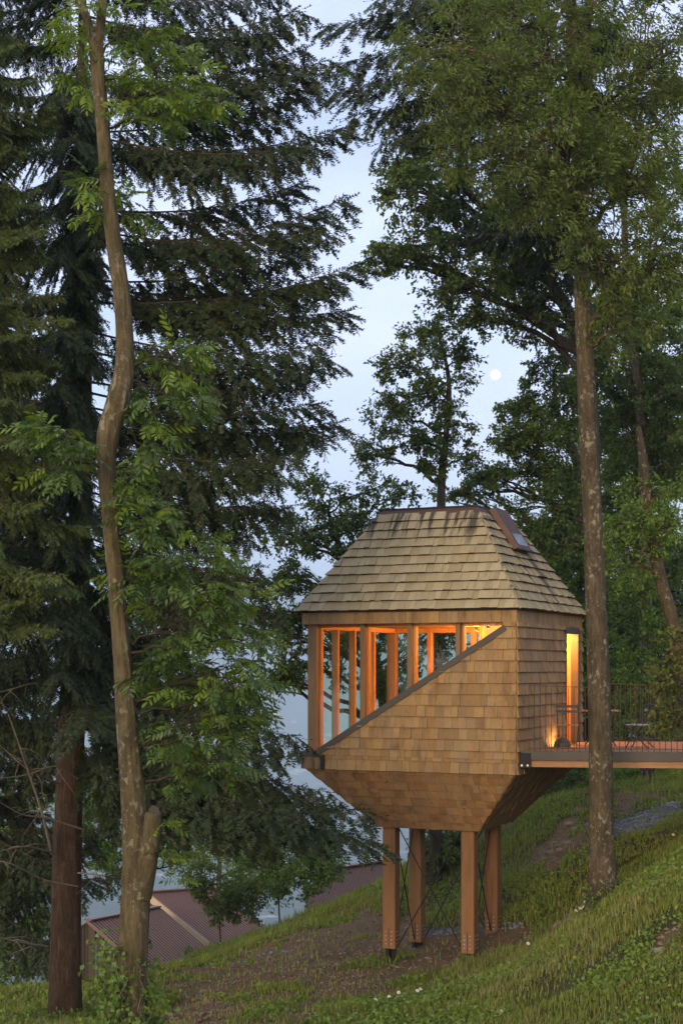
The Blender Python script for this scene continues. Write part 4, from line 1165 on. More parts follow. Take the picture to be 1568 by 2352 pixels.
conifer('fir_tree', 'tall dark fir with thick brown trunk and drooping branches beside the ash trunk',
        [(148,2420,26,.31),(150,2250,26,.275),(152,2100,26,.255),(157,1900,26,.235),(164,1700,26,.222),(172,1500,26,.21),(182,1250,26,.19),(188,1000,26,.165),(190,700,26,.145),(190,350,26,.10),(190,0,26,.065),(190,-250,26,.03)],
        fk, -230, 1560, 70, (2.0, 3.1), FB, M_BARKFIR, dead=dead, sidebias=(math.pi, 1.15))
conifer('spruce_tree', 'pale green young spruce at the far left edge with short dense shoots',
        [(-70,2500,23,.22),(-68,2000,23,.2),(-66,1200,23,.15),(-66,500,23,.1),(-66,-100,23,.05),(-66,-250,23,.02)],
        [(350,60,350,22.5),(420,90,430,23),(500,70,520,22.4),(560,110,590,23),(300,120,270,23),(700,70,760,23),(800,100,860,22.6),(760,130,830,23.4),(900,80,930,23)],
        -230, 1400, 70, (.9, 2.0), FBL, M_BARKFIR, sidebias=(-.6, 1.1))
conifer('background_fir', 'dense dark fir standing behind the left edge of the slope',
        [(-75,2330,33,.24),(-75,1600,33,.2),(-70,800,33,.13),(-70,0,33,.07),(-70,-250,33,.03)], [], -200, 2050, 150, (1.6, 3.3), FB, M_BARKFIR)
# fir whose branch tips hang into the picture top
conifer('hanging_fir', 'fir with dark drooping branch tips reaching in at the top of the picture',
        [(1388,2100,33,.2),(1378,1600,33,.18),(1362,1200,33,.165),(1346,800,33,.15),(1332,500,33,.13),(1314,150,33,.12),(1308,-300,33,.09)],
        [(-120,745,60,31),(-60,770,150,32),(0,760,210,31.5),(40,800,270,32),(110,872,330,31.5),(60,900,250,33),(-100,880,60,32),(-160,860,0,31),(-200,960,-20,32),(120,930,300,33),(0,950,140,31)],
        -280, 500, 34, (2.0, 3.2), FB, M_BARKFIR)

# ------------------------------------------------------------------ ash in front, pinnate leaves one by one
def pinnate(seed, n=9, L=.26):
    r = np.random.default_rng(seed); g = Geo()
    t = np.linspace(0, 1, 7); path = np.stack([t * L, np.zeros(7), -.22 * L * t ** 2], 1)
    V_, F_ = tube_np(path, np.linspace(.0022, .001, 7), 3); g.add(V_, F_, .35)
    for k in range(n):
        if k == n - 1: s, sg = 1.0, 0
        else: s, sg = .28 + .68 * (k // 2) / ((n - 1) / 2 - .5), (1 if k % 2 else -1)
        p = np.array([np.interp(min(s, 1), t, path[:, j]) for j in range(3)])
        ll = L * r.uniform(.30, .38) * (1 - .25 * abs(s - .6)); w = ll * .36
        d = unit(np.array([.65 + .35 * (sg == 0), sg * .85, -.25 + r.normal(0, .12)])); up = np.array([0, 0, 1.0]) + r.normal(0, .2, 3)
        S = unit(np.cross(d, up)); U2 = np.cross(S, d)
        prof = [(0, 0), (.28, .8), (.55, 1.0), (.8, .62), (1, 0)]
        c = [p + d * ll * a - U2 * ll * .18 * a * a for a, _ in prof]
        Vv_ = [c[0]] + [c[i] + S * w * .5 * prof[i][1] + U2 * w * .12 for i in (1, 2, 3)] + [c[4]] + [c[i] - S * w * .5 * prof[i][1] + U2 * w * .12 for i in (3, 2, 1)] + [c[i] for i in (1, 2, 3)]
        F = [[0, 1, 8], [1, 2, 9], [1, 9, 8], [2, 3, 10], [2, 10, 9], [3, 4, 10], [0, 8, 7], [7, 8, 9], [7, 9, 6], [6, 9, 10], [6, 10, 5], [5, 10, 4]]
        g.add(Vv_, F, float(np.clip(r.normal(.4, .12), 0, .74)))
    return g
PIN = [pinnate(300 + i, 9 if i % 2 else 11, .27 if i % 2 else .23) for i in range(4)]
ash_tr = [(298,2470,18,.23),(300,2352,18,.19),(305,2200,18,.172),(312,2050,18,.168),(312,1930,18,.165),(306,1830,18,.148),(299,1750,18,.130),(291,1650,18,.118),(281,1500,18,.106),(268,1350,18,.100),(254,1200,18,.098),(245,1080,18,.106),(249,1000,18,.130),(272,920,18,.134),(287,830,18,.110),(281,690,18,.098),(262,560,18,.090),(247,430,18,.082),(236,280,18,.078),(226,170,18,.080),(222,100,18,.085)]
tp_ = np.array([[*P(x, y, d), r] for x, y, d, r in ash_tr]); asp = smooth_path(tp_, 420)
ash = empty('ash_tree', tuple(asp[0, :3]), 'slender winding ash trunk with feathery leaves in front of the dark fir', 'tree')
Vt, Ft = tube_np(asp[:, :3], asp[:, 3], 52, .13, 8, .05)
trunk_o = link('trunk', fast_mesh('trunk', Vt, Ft, smooth=True), ash, M_BARKASH)
def ash_limb(pts, nm='limb', n=20, sides=12, rough=.1):
    pp = smooth_path(np.array([[*P(x, y, d), r] for x, y, d, r in pts]), n)
    V_, F_ = tube_np(pp[:, :3], pp[:, 3], sides, rough, 4)
    return link(nm, fast_mesh(nm, V_, F_, smooth=True), ash, M_BARKASH), pp
ash_limb([(222,130,18,.055),(205,60,18,.052),(185,0,18,.048),(165,-80,18,.04)]); ash_limb([(222,120,18,.06),(232,50,18,.055),(238,-20,18,.05),(245,-90,18,.045)])
# sawn-off stub
st_, pp = ash_limb([(322,2060,17.95,.13),(336,1985,17.9,.125),(347,1925,17.85,.11),(352,1880,17.83,.098),(354,1868,17.83,.092)], 'sawn_stub')
e0 = pp[-1, :3]; ax = unit(pp[-1, :3] - pp[-3, :3] + np.array([.06, -.05, 0])); s1 = unit(np.cross(ax, [0, 1, 0])); s2 = np.cross(ax, s1)
link('cut_face', py_mesh('cut_face', [e0 + ax * .004 + (s1 * math.cos(t) + s2 * math.sin(t)) * .093 for t in [i * math.pi / 8 for i in range(16)]], [list(range(16))]), st_, plain_mat('grey_cut_wood', (.10, .078, .055), .9))
# leafy twigs: from trunk x,y to twig end; number of leaves; young bright or mature
TW = []; LIMB = []
def cluster(x, y, rx, ry, n, sx, sy, young, dmin=17.6, dmax=19.2):
    if x > 250: x += 14; dmin = max(dmin, 17.7); dmax = max(dmax, 18.8)
    S = np.array(P(sx, sy, 18)); T = np.array(P(x, y, (dmin + dmax) / 2)); pth = branch_path(S, T, .10, 10, np.random.default_rng(int(x * 3 + y)))
    LIMB.append(pth)
    for _ in range(int(n * 1.3)):
        a = RNDM.uniform(0, 2 * math.pi); q = math.sqrt(RNDM.random())
        TW.append((pth[RNDM.randrange(4, 10)], (x + rx * q * math.cos(a), y + ry * q * math.sin(a), RNDM.uniform(dmin, dmax)), young))
cluster(190, 60, 60, 60, 8, 222, 140, .9); cluster(300, 60, 70, 70, 9, 226, 140, .8); cluster(330, 160, 90, 70, 13, 228, 190, .7); cluster(430, 210, 80, 50, 10, 232, 260, .8); cluster(280, 210, 50, 60, 7, 236, 280, .6)
cluster(180, 130, 40, 90, 7, 226, 200, .8); cluster(360, 260, 90, 40, 9, 236, 300, .5); cluster(215, 430, 30, 50, 6, 247, 440, .7); cluster(290, 480, 30, 60, 5, 256, 520, .6); cluster(220, 490, 25, 20, 3, 258, 540, .9)
cluster(395, 820, 55, 30, 7, 285, 840, 1.0, 17.3, 18); cluster(380, 920, 80, 45, 11, 285, 880, .3); cluster(330, 1000, 50, 40, 6, 262, 980, .2)
cluster(120, 1000, 80, 32, 9, 245, 1050, .6, 17.2, 18); cluster(150, 1060, 70, 40, 8, 246, 1080, .1, 17.2, 18); cluster(285, 1100, 30, 40, 5, 246, 1120, .6); cluster(300, 1150, 30, 30, 4, 250, 1180, .4)
cluster(330, 1210, 80, 50, 12, 252, 1240, .5, 17, 18); cluster(420, 1290, 110, 70, 20, 262, 1330, .25); cluster(300, 1330, 60, 60, 9, 262, 1360, .3, 17, 17.8); cluster(520, 1370, 80, 50, 11, 300, 1400, .6)
cluster(400, 1430, 120, 70, 24, 280, 1480, .2); cluster(540, 1470, 70, 60, 11, 300, 1500, .45); cluster(350, 1530, 80, 60, 14, 285, 1580, .2); cluster(480, 1560, 110, 60, 20, 300, 1620, .25); cluster(580, 1580, 50, 50, 7, 320, 1640, .3)
cluster(420, 1660, 110, 60, 18, 300, 1720, .15); cluster(540, 1680, 60, 50, 8, 330, 1720, .2); cluster(380, 1760, 70, 50, 9, 300, 1800, .15); cluster(470, 1760, 60, 40, 7, 320, 1800, .15); cluster(360, 1905, 30, 20, 3, 340, 1930, .8, 17.4, 17.8)
cluster(380, 1990, 25, 35, 3, 340, 2010, 1.0, 17.4, 17.9)
tw = Geo(); LV = []
for pth in LIMB:
    V_, F_ = tube_np(pth, np.linspace(.017, .007, 10), 5); tw.add(V_, F_)
for S, (x, y, d), young in TW:
    T = np.array(P(x, y, d)); pth = branch_path(S, T, .12, 8, np.random.default_rng(int(x * 7 + y)))
    V_, F_ = tube_np(pth, np.linspace(.006, .0025, 8), 4); tw.add(V_, F_)
    dirv = unit(pth[-1] - pth[-3])
    yg = RNDM.random() < young * .8
    nl = RNDM.choice((3, 4, 5, 5, 6))
    for k in range(nl):
        b = pth[-1 - (k // 2)] if k < 6 else pth[-3]
        side = unit(np.cross(dirv, [0, 0, 1.0])) * (1 if k % 2 else -1)
        dd = dirv * .6 + side * RNDM.uniform(.4, 1.0) + np.array([RNDM.gauss(0, .25), RNDM.gauss(0, .35), RNDM.uniform(-.5, .25)])
        if k == 0: dd = dirv + np.array([0, 0, -.1])
        LV.append((b, unit(dd), yg, RNDM.uniform(.85, 1.35)))
tag(link('twigs', tw.mesh('twigs', True), ash, M_BARKOAK), kind='stuff')
def leaf_matrix(b, d, s):
    x = Vector(d); y = Z.cross(x); y.normalize(); z = x.cross(y)
    R = Matrix((x, y, z)).transposed() @ Matrix.Rotation(RNDM.gauss(0, .45), 3, 'X') @ Matrix.Scale(s, 3)
    return R
PINM = {}
for yg, mt in ((True, M_ASHY), (False, M_ASH)):
    for i, g in enumerate(PIN):
        me = g.mesh('leaf'); me.materials.append(mt); PINM[yg, i] = me
LV.sort(key=lambda l: l[0][1])
rest = {True: Geo(), False: Geo()}
for k, (b, d, yg, s) in enumerate(LV):
    R = leaf_matrix(b, d, s); i = RNDM.randrange(4)
    if k < 300:
        o = bpy.data.objects.new('leaf', PINM[yg, i]); COL.objects.link(o); o.parent = ash
        M = R.to_4x4(); M.translation = Vector(b) - Vector(ash.location); o.matrix_basis = M
    else:
        V_, F_, va, _ = PIN[i].tris()
        rest[yg].add(V_ @ np.array(R).T + b, F_, np.clip(va + RNDM.gauss(0, .08), 0, .74))
for yg in (True, False):
    if rest[yg].n: tag(link('foliage', rest[yg].mesh('foliage'), ash, M_ASHY if yg else M_ASH), kind='stuff')

# ivy round the ash foot
def leaf_scatter(name, label, cat, C, mats, leaf, up=.8, parent=None, var=(.45, .18), kind=None):
    n = len(C)
    V_, F_ = leaf_quads(C, RNG.normal(0, 1, (n, 3)) + [0, 0, -.1], RNG.normal(0, .6, (n, 3)) + [0, 0, up], leaf[0] * RNG.uniform(.6, 1.3, n), leaf[1] * RNG.uniform(.7, 1.2, n))
    return link(name, fast_mesh(name, V_, F_, np.repeat(np.clip(RNG.normal(var[0], var[1], n), 0, .74), 2)), parent, mats)
ivr = empty('ivy', tuple(P(300, 2420, 17.8)), 'green ivy climbing round the foot of the ash trunk', 'ivy')
C = []
iv = Geo()
for k in range(16):
    a = RNDM.uniform(0, 2 * math.pi); y0 = 2440; y1 = RNDM.uniform(2130, 2300)
    pts = []
    for j in range(12):
        y = y0 + (y1 - y0) * j / 11; c = np.array(P(300 + 6 * math.sin(j * .5), y, 18)); a += RNDM.gauss(0, .16)
        pts.append(c + np.array([math.cos(a), math.sin(a), 0]) * (.25 + RNDM.uniform(0, .10)))
    V_, F_ = tube_np(np.array(pts), [.006] * 12, 4); iv.add(V_, F_)
    for p in pts:
        m = RNDM.randrange(4, 12); C.append(p + RNG.normal(0, .07, (m, 3)) - np.array([0, .03, 0]))
tag(link('stems', iv.mesh('stems', True), ivr, M_DEADW), kind='stuff')
tag(leaf_scatter('leaves', None, None, np.vstack(C), M_BRIGHT, (.075, .065), .5, ivr), kind='stuff')

# ------------------------------------------------------------------ the trunk in front of the walkway and its crown
def B(*a): return a
lx = 27.0
broadleaf('lichen_trunk_tree', 'tall straight trunk with pale lichen patches in front of the walkway',
    [(1388,2135,27,.55),(1387,2100,27,.40),(1386,2065,27,.305),(1382,1990,27,.235),(1379,1850,27,.208),(1376,1600,27,.194),(1368,1400,27,.180),(1360,1200,27,.165),(1350,1000,27,.158),(1342,800,27,.148),(1334,650,27,.125),(1336,500,27,.11),(1342,300,27,.09),(1348,100,27,.07),(1352,-120,27,.05)],
    [(1090,230,26.5,150,110,1.2,1.5),(1250,130,26,150,120,1.4,1.6),(1400,230,26.5,150,150,1.4,1.7),(1030,110,27,120,80,1,1.0),(1270,330,25.5,170,90,1.3,1.8),(1450,420,26,110,130,1.2,1.4),(1130,340,27,130,70,1,1.2),
     (1420,600,26,110,90,1,1.2),(1520,120,26,90,150,1.2,1.2),(1330,470,25.5,130,70,1,1.3),(1520,600,25.5,70,110,1,.9),(1160,30,27,120,70,1.2,1.0),(1350,20,26.5,150,80,1.3,1.3),(1500,300,26.5,90,110,1,1.0),(1220,450,26.5,120,70,1,1.0),(1430,740,26.4,80,60,.8,.8)],
    (.105, .032), M_OLIVE, 19, 115, M_BARKR, cr=.48, sweep=.8, fine=.05, sides=26, rough=.09)
# oak whose boughs reach in from the right
broadleaf('oak_tree', 'spreading oak with boughs reaching towards the open sky above the roof',
    [(1388,2080,37,.26),(1378,1600,37,.23),(1364,1200,37,.20),(1350,900,37,.18),(1310,730,37,.15),(1200,560,37,.12),(1100,470,37,.08),(1040,400,37,.05)],
    [(1000,455,37,110,50,1.2,1.0),(940,575,36.5,100,38,1,.9),(880,600,37,50,36,.8,.5),(1060,560,37,120,70,1.3,1.3),(1170,640,36,110,75,1.2,1.2),(1105,730,36.5,80,36,.9,.7),(1240,700,36.5,90,70,1.2,1.0),(980,380,37.5,90,60,1,1.0),(1180,500,37,120,90,1.3,1.3),(920,430,37,40,60,.8,.5),(1020,660,36.5,70,40,.9,.6),(930,350,38,50,30,.8,.4),(1080,420,37.5,110,70,1.2,1.0),(1290,600,37.5,100,110,1.3,1.2)],
    (.115, .065), M_OAK, 20, 115, M_BARKOAK, 'oaks behind the tree house', cr=.42)
broadleaf('oak_tree', 'young oak with slim trunk rising directly behind the roof ridge',
    [(1000,1990,39,.17),(1005,1500,39,.14),(1012,1200,39,.115),(1014,1100,39,.10),(1024,1000,39,.08),(1030,880,39,.06),(1010,780,39,.035),(985,735,39,.015)],
    [(985,765,39,40,36,.6,.55),(1030,800,38.7,45,38,.6,.6),(925,835,39,62,36,.7,.7),(1000,885,38.5,75,42,.8,1.0),(895,935,39,50,38,.7,.65),(1030,960,38.6,40,35,.6,.5),(945,1000,38.7,85,42,.8,1.0),(865,1045,39,48,36,.7,.6),(1000,1060,38.7,60,32,.7,.6),(1060,1055,39,36,26,.6,.3),(1065,820,39,22,20,.4,.2)],
    (.105, .06), M_OAK, 20, 95, M_BARKOAK, 'oaks behind the tree house', cr=.34)
broadleaf('oak_tree', 'leafy oak spreading left of the cabin roof and behind its windows',
    [(898,2060,37,.17),(897,1900,37,.155),(892,1700,37,.145),(868,1540,37,.13),(826,1400,37,.11),(790,1290,37,.085),(755,1180,37,.05)],
    [(728,1120,37,40,34,.6,.5),(790,1180,37,62,42,.8,.8),(848,1130,37,52,30,.7,.5),(700,1235,36.6,60,42,.8,.8),(780,1262,37,70,36,.8,.8),(640,1222,36.6,42,34,.6,.45),(680,1330,36.6,44,44,.7,.6),(730,1360,37,40,40,.7,.5),(640,1400,36.6,36,30,.6,.35),(655,1460,36.6,44,54,.7,.6),(690,1430,37,36,50,.7,.5),(690,1525,36.6,46,44,.7,.6),(632,1560,36.6,26,34,.5,.3),(660,1560,37,36,30,.6,.35),(835,1205,37,70,44,.8,.7),
     (770,1500,36.5,60,80,.7,.8),(850,1480,37,70,70,.8,.9),(940,1510,37,70,80,.8,1.0),(1010,1470,37,60,60,.8,.7),(860,1580,36.5,40,40,.6,.4),(960,1600,37,50,40,.6,.5),(920,1140,38,44,22,.6,.35)],
    (.105, .06), M_OAK, 19, 90, M_BARKOAK, 'oaks behind the tree house', cr=.34)
broadleaf('oak_tree', 'dense oak to the right of the moon behind the cabin corner',
    [(1385,2000,40,.2),(1372,1500,40,.18),(1358,1200,40,.16),(1320,1050,40,.13),(1280,950,40,.08),(1270,850,40,.04)],
    [(1205,945,40,60,42,.8,.8),(1262,875,40,55,45,.8,.8),(1170,1015,39.6,66,42,.8,.8),(1255,1000,39.5,85,50,1,1.2),(1300,1080,39.5,70,60,1,1.0),(1185,1085,40,70,34,.8,.8),(1250,1165,39.6,90,36,.9,1.0),(1120,1115,40,66,28,.8,.6),(1060,1135,40.4,50,18,.6,.35),(1300,940,40,50,70,.9,.9),(1300,800,40,46,46,.8,.6),(1235,1215,39.5,60,36,.8,.7),(1290,1250,40,60,44,.8,.7)],
    (.11, .062), M_OAK, 22, 110, M_BARKOAK, 'oaks behind the tree house', cr=.38)
# wood on the right
G3 = 'broadleaf trees of the wood on the right'
broadleaf('woodland_tree', 'forked tree of the wood with a bare grey trunk rising past the railing',
    [(1484,1900,44,.19),(1482,1500,44,.175),(1477,1150,44,.165),(1472,950,44,.15),(1440,700,44,.12),(1430,400,44,.08)],
    [(1450,1000,45,110,110,1.5,1.6),(1400,870,45,90,90,1.4,1.3),(1530,900,43.6,60,60,.8,.8),(1540,1000,43.6,50,50,.8,.8),(1520,830,44.5,90,110,1.4,1.3),(1480,660,45,110,110,1.5,1.3),(1540,1060,44,60,90,1.2,.9),(1420,1150,45,90,60,1.2,1.1),(1390,700,45.5,80,100,1.2,.8),(1530,480,46,90,110,1.4,.7),(1400,350,46,140,130,1.4,.6),(1520,200,46,100,150,1.4,.6)],
    (.13, .08), M_OLIVE, 26, 130, M_BARKR, G3, cr=.5)
broadleaf('woodland_tree', 'pale green leafy tree of the wood just behind the lit doorway',
    [(1330,1950,48,.2),(1335,1600,48,.16),(1330,1350,48,.1),(1325,1250,48,.05)],
    [(1330,1240,48,60,60,1.2,.9),(1290,1330,48,60,60,1.2,.9),(1350,1340,48,60,70,1.2,1.0),(1340,1460,48,60,80,1.2,1.1),(1380,1540,48,70,70,1.2,1.1),(1350,1640,48,60,70,1.2,1.0),(1270,1270,48,50,40,1,.6),(1260,1360,48.5,40,40,.9,.5)],
    (.13, .08), M_BRIGHT, 30, 140, M_BARKOAK, G3, cr=.46)
broadleaf('woodland_tree', 'broad dark green tree of the wood filling the space behind the balusters',
    [(1500,1980,50,.26),(1500,1650,50,.22),(1490,1450,50,.16),(1480,1300,50,.08)],
    [(1480,1270,50,100,80,1.5,1.3),(1430,1390,50,90,80,1.4,1.2),(1530,1400,50,80,90,1.4,1.2),(1460,1510,49.5,100,80,1.4,1.3),(1540,1550,49.5,70,90,1.4,1.1),(1430,1630,49.5,90,70,1.3,1.1),(1520,1680,49.5,90,70,1.3,1.1),(1400,1720,49,80,50,1.2,.9),(1500,1760,49,90,40,1.2,.9)],
    (.13, .08), M_OAK, 32, 150, M_BARKOAK, G3, cr=.5)
broadleaf('woodland_tree', 'leaning grey trunk with lichen curving past the right edge',
    [(1600,1700,31,.16),(1575,1540,31,.15),(1545,1430,31,.14),(1515,1330,31,.128),(1498,1230,31,.12),(1486,1160,31,.11),(1475,1050,31,.09),(1465,980,31,.05)],
    [(1470,1190,30.6,70,40,.8,.9),(1420,1230,30.6,50,40,.8,.7),(1530,1210,30.6,60,36,.8,.8),(1450,1290,30.8,50,30,.7,.5),(1500,1140,31,60,40,.8,.6)],
    (.095, .045), M_BRIGHT, 16, 70, M_BARKR, G3, cr=.36, sides=18)
broadleaf('woodland_tree', 'thin sapling with brownish leaves hanging in at the right edge by the railing',
    [(1600,1900,24,.06),(1596,1700,24,.05),(1590,1500,24,.04),(1580,1350,24,.02)],
    [(1550,1560,24,34,46,.5,.7),(1545,1650,24,34,34,.5,.6),(1560,1450,24,26,40,.5,.5),(1520,1500,24.2,24,30,.4,.3)],
    (.085, .05), M_MAPLE, 13, 46, M_BARKOAK, G3, cr=.24)

broadleaf('woodland_tree', 'tall dense tree at the back of the wood right of the lichen trunk',
    [(1470,1990,57,.25),(1470,1500,57,.2),(1460,900,57,.12),(1460,500,57,.05)],
    [(1450,1250,57,130,110,2,1.6),(1540,1300,57,90,120,2,1.3),(1400,1420,57,110,90,1.8,1.3),(1500,1480,57,120,100,2,1.5),(1420,1600,57,120,90,1.8,1.4),(1540,1620,57,80,100,1.8,1.2),(1480,1740,56,140,60,1.8,1.3),(1300,1500,57,60,120,1.5,1.0),(1310,1680,57,70,90,1.5,1.0),
     (1460,1080,57,110,90,1.8,1.3),(1540,1000,57,80,120,1.8,1.1),(1400,960,57,90,100,1.8,1.1),(1500,800,57,100,120,1.8,1.2),(1420,700,57,100,100,1.8,1.1),(1300,1130,57,70,60,1.5,.7),(1240,1250,57,40,50,1.2,.5)],
    (.16, .10), M_BRIGHT, 34, 130, M_BARKOAK, G3, cr=.6)

broadleaf('hillside_tree', 'light green tree on the lower hillside behind the barn roofs',
    [(500,2250,70,.16),(500,2080,70,.14),(505,1980,70,.1),(505,1880,70,.05)],
    [(430,1965,70,50,46,1.5,.9),(515,1920,70,60,46,1.5,1.1),(590,1975,70,54,44,1.5,1.0),(660,2005,69,50,34,1.4,.8),(480,1840,70,56,44,1.5,.9),(570,1870,70,50,44,1.5,.9),(380,1900,70,50,50,1.4,.8),(640,1920,70,46,44,1.4,.8),(720,1965,69,36,34,1.2,.5)],
    (.15, .10), M_BRIGHT, 26, 75, M_BARKOAK, cr=.62)

# shrubs
def shrub(label, x, y, d, blobs, mt, leaf=(.10, .06), clumps=26, per=110, cr=.36, name='shrub', group=None):
    b = P(x, y, d)
    yb = HZ - gz(b.x, b.y) * FP / d + 8
    return broadleaf(name, label, [(x, yb, d, .03), (x + 2, yb - 20, d, .026), (x, (y + yb) / 2, d, .022), (x - 3, y, d, .015)], blobs, leaf, mt, clumps, per, M_BARKOAK, group, cr, 8, cat='shrub')
shrub('dark bush tucked behind the rear posts', 1015, 1990, 39.6, [(1010,1985,39.5,50,60,.7,1.0),(1020,2050,39.4,36,44,.6,.8),(985,1940,39.8,34,34,.6,.6),(1045,1930,39.8,44,36,.6,.7)], M_OAK)
shrub('bright leafy bush under the walkway', 1450, 1800, 45, [(1420,1790,45,60,36,.8,1),(1490,1785,45,60,34,.8,1),(1380,1800,45,40,30,.7,.6)], M_BRIGHT)
shrub('tall light green hazel bush beyond the railing near the forked trunk', 1490, 1560, 41, [(1485,1320,41,46,44,.7,.8),(1445,1400,41,46,50,.7,.9),(1500,1450,41,50,54,.7,1.0),(1450,1520,41,50,50,.7,1.0),(1500,1600,41,50,54,.7,1.0),(1440,1640,41,50,46,.7,.9),(1500,1700,41,56,44,.7,.9)], M_BRIGHT, (.11, .07), 18, 70, .4)
shrub('dark bush under the cabin corner by the walkway', 1290, 1800, 46, [(1290,1790,46,60,50,.9,1.2),(1240,1830,46,40,36,.8,.7),(1330,1840,46,40,30,.8,.7)], M_OAK)
shrub('bright green bush on the ridge left of the posts', 640, 1990, 47, [(620,1910,47,70,60,1,1.2),(705,1950,47,60,50,1,1.1),(585,1995,47,60,50,1,1.0),(660,2030,47,70,40,1,1.0),(735,2000,47,45,36,.9,.8),(520,1900,49.5,70,60,1,1.0),(560,1830,50,60,50,1,.9)], M_BRIGHT, (.12, .075), 24, 80, .46)
shrub('green bush in front of the barn roofs', 505, 2060, 45.5, [(515,2070,45.5,40,34,.7,.7),(560,2060,45.5,40,44,.8,.8),(470,2010,46,40,30,.7,.5)], M_OLIVE, (.11, .07), 26, 110, .4)
shrub('tall light green bush behind the fir trunk at the far left', 60, 2050, 42, [(60,1950,42,80,70,1,1.2),(40,2080,42,70,80,1,1.2),(20,2200,41,60,60,1,1.0),(90,2150,42,50,60,1,.9),(220,1860,44,60,60,1,1.0),(230,1960,44,50,50,1,.8),(60,1830,44,80,60,1,.9)], M_BRIGHT, (.11, .07), 28, 120, .42)
shrub('small bush at the barn corner', 430, 2190, 46, [(435,2185,46,14,22,.3,.4)], M_OAK, (.07, .04), 12, 40, .2)
shrub('grey green weeds beside the lichen trunk foot', 1395, 2085, 26.4, [(1395,2060,26.4,36,26,.4,.8),(1370,2090,26.2,24,20,.3,.5),(1430,2090,26.2,26,22,.3,.5)], M_BRIGHT, (.06, .035), 10, 36, .18)

# ------------------------------------------------------------------ grass, weeds, stones, flowers
def scatter_points(n, ybounds, xpx=(-230, 2050), power=1.0):
    """random ground points inside the view wedge"""
    y = ybounds[0] + (ybounds[1] - ybounds[0]) * RNG.random(n) ** power
    px = RNG.uniform(xpx[0], xpx[1], n)
    x = (px - CX) * y / FP
    return x, y
M_GRASS = leaf_mat('grass_blades', (0.092, 0.122, 0.019), (0.172, 0.215, 0.032), (0.284, 0.307, 0.072), .3, .6)
M_STRAW = leaf_mat('dry_grass', (0.121, 0.107, 0.037), (0.206, 0.182, 0.067), (0.315, 0.277, 0.115), .25, .7)
M_WEED = leaf_mat('weed_leaves', (0.073, 0.114, 0.019), (0.139, 0.207, 0.030), (0.224, 0.301, 0.046), .3, .5)
def grass(name, label, n, yb, hgt, wid, mt, dens_noise=.35, power=1.0, thresh=0.5, seed=0, xpx=(-230, 2050)):
    x, y = scatter_points(n, yb, xpx, power); z = ground(x, y)
    e, g = masks(x, y, z)
    nz = fbm(x * .9, y * .9, 3, 40 + seed)
    keep = (RNG.random(n) < np.where((e > .5) | (g > .5), .07, 1.0)) & (nz + RNG.normal(0, .1, n) > dens_noise)
    x, y, z, nz = x[keep], y[keep], z[keep], nz[keep]; m = len(x)
    h = hgt * RNG.uniform(.45, 1.3, m) * (.55 + nz * .9); w = wid * RNG.uniform(.7, 1.3, m)
    a = RNG.uniform(0, 2 * np.pi, m); lean = RNG.uniform(.1, .75, m) * h
    base = np.stack([x, y, z - .01], 1); sd_ = np.stack([np.cos(a + 1.57), np.sin(a + 1.57), np.zeros(m)], 1) * w[:, None] * .5
    d1 = np.stack([np.cos(a) * lean * .3, np.sin(a) * lean * .3, h * .6], 1); d2 = np.stack([np.cos(a) * lean, np.sin(a) * lean, h], 1)
    V_ = np.stack([base - sd_, base + sd_, base + d1 + sd_ * .8, base + d1 - sd_ * .8, base + d2], 1).reshape(-1, 3)
    i = np.arange(m)[:, None] * 5
    F_ = np.stack([np.hstack([i, i + 1, i + 2]), np.hstack([i, i + 2, i + 3]), np.hstack([i + 3, i + 2, i + 4])], 1).reshape(-1, 3)
    va = np.clip(RNG.normal(.38, .14, m) + (nz - .5) * .5, 0, .74)
    tag(link(name, fast_mesh(name, V_, F_, np.repeat(va, 3)), None, mt), label, 'grass', kind='stuff')
grass('grass', 'green meadow grass on the near slope', 150000, (17, 31), .115, .017, M_GRASS, .32, 1.0)
grass('grass', 'green meadow grass on the bank behind the posts', 110000, (31, 50), .13, .024, M_GRASS, .38, 1.0, seed=3)
grass('grass', 'dry straw coloured grass among the green', 95000, (18, 48), .12, .018, M_STRAW, .47, 1.0, seed=7)
# tall grass along the ridge crest and bank
grass('grass', 'tall feathery grass along the crest of the bank', 27000, (38, 50), .24, .024, M_GRASS, .46, 1.0, seed=12)
x, y = scatter_points(175000, (18, 46)); z = ground(x, y); e, g = masks(x, y, z); nz = fbm(x * .7, y * .7, 3, 77)
k = (e < .5) & (g < .5) & (nz + RNG.normal(0, .05, len(nz)) > .49); C = np.stack([x[k], y[k], z[k] + RNG.uniform(.01, .13, k.sum())], 1)
tag(leaf_scatter('weeds', None, None, C, M_WEED, (.075, .055), .9), 'low leafy weeds and clover between the grass', 'weeds', kind='stuff')

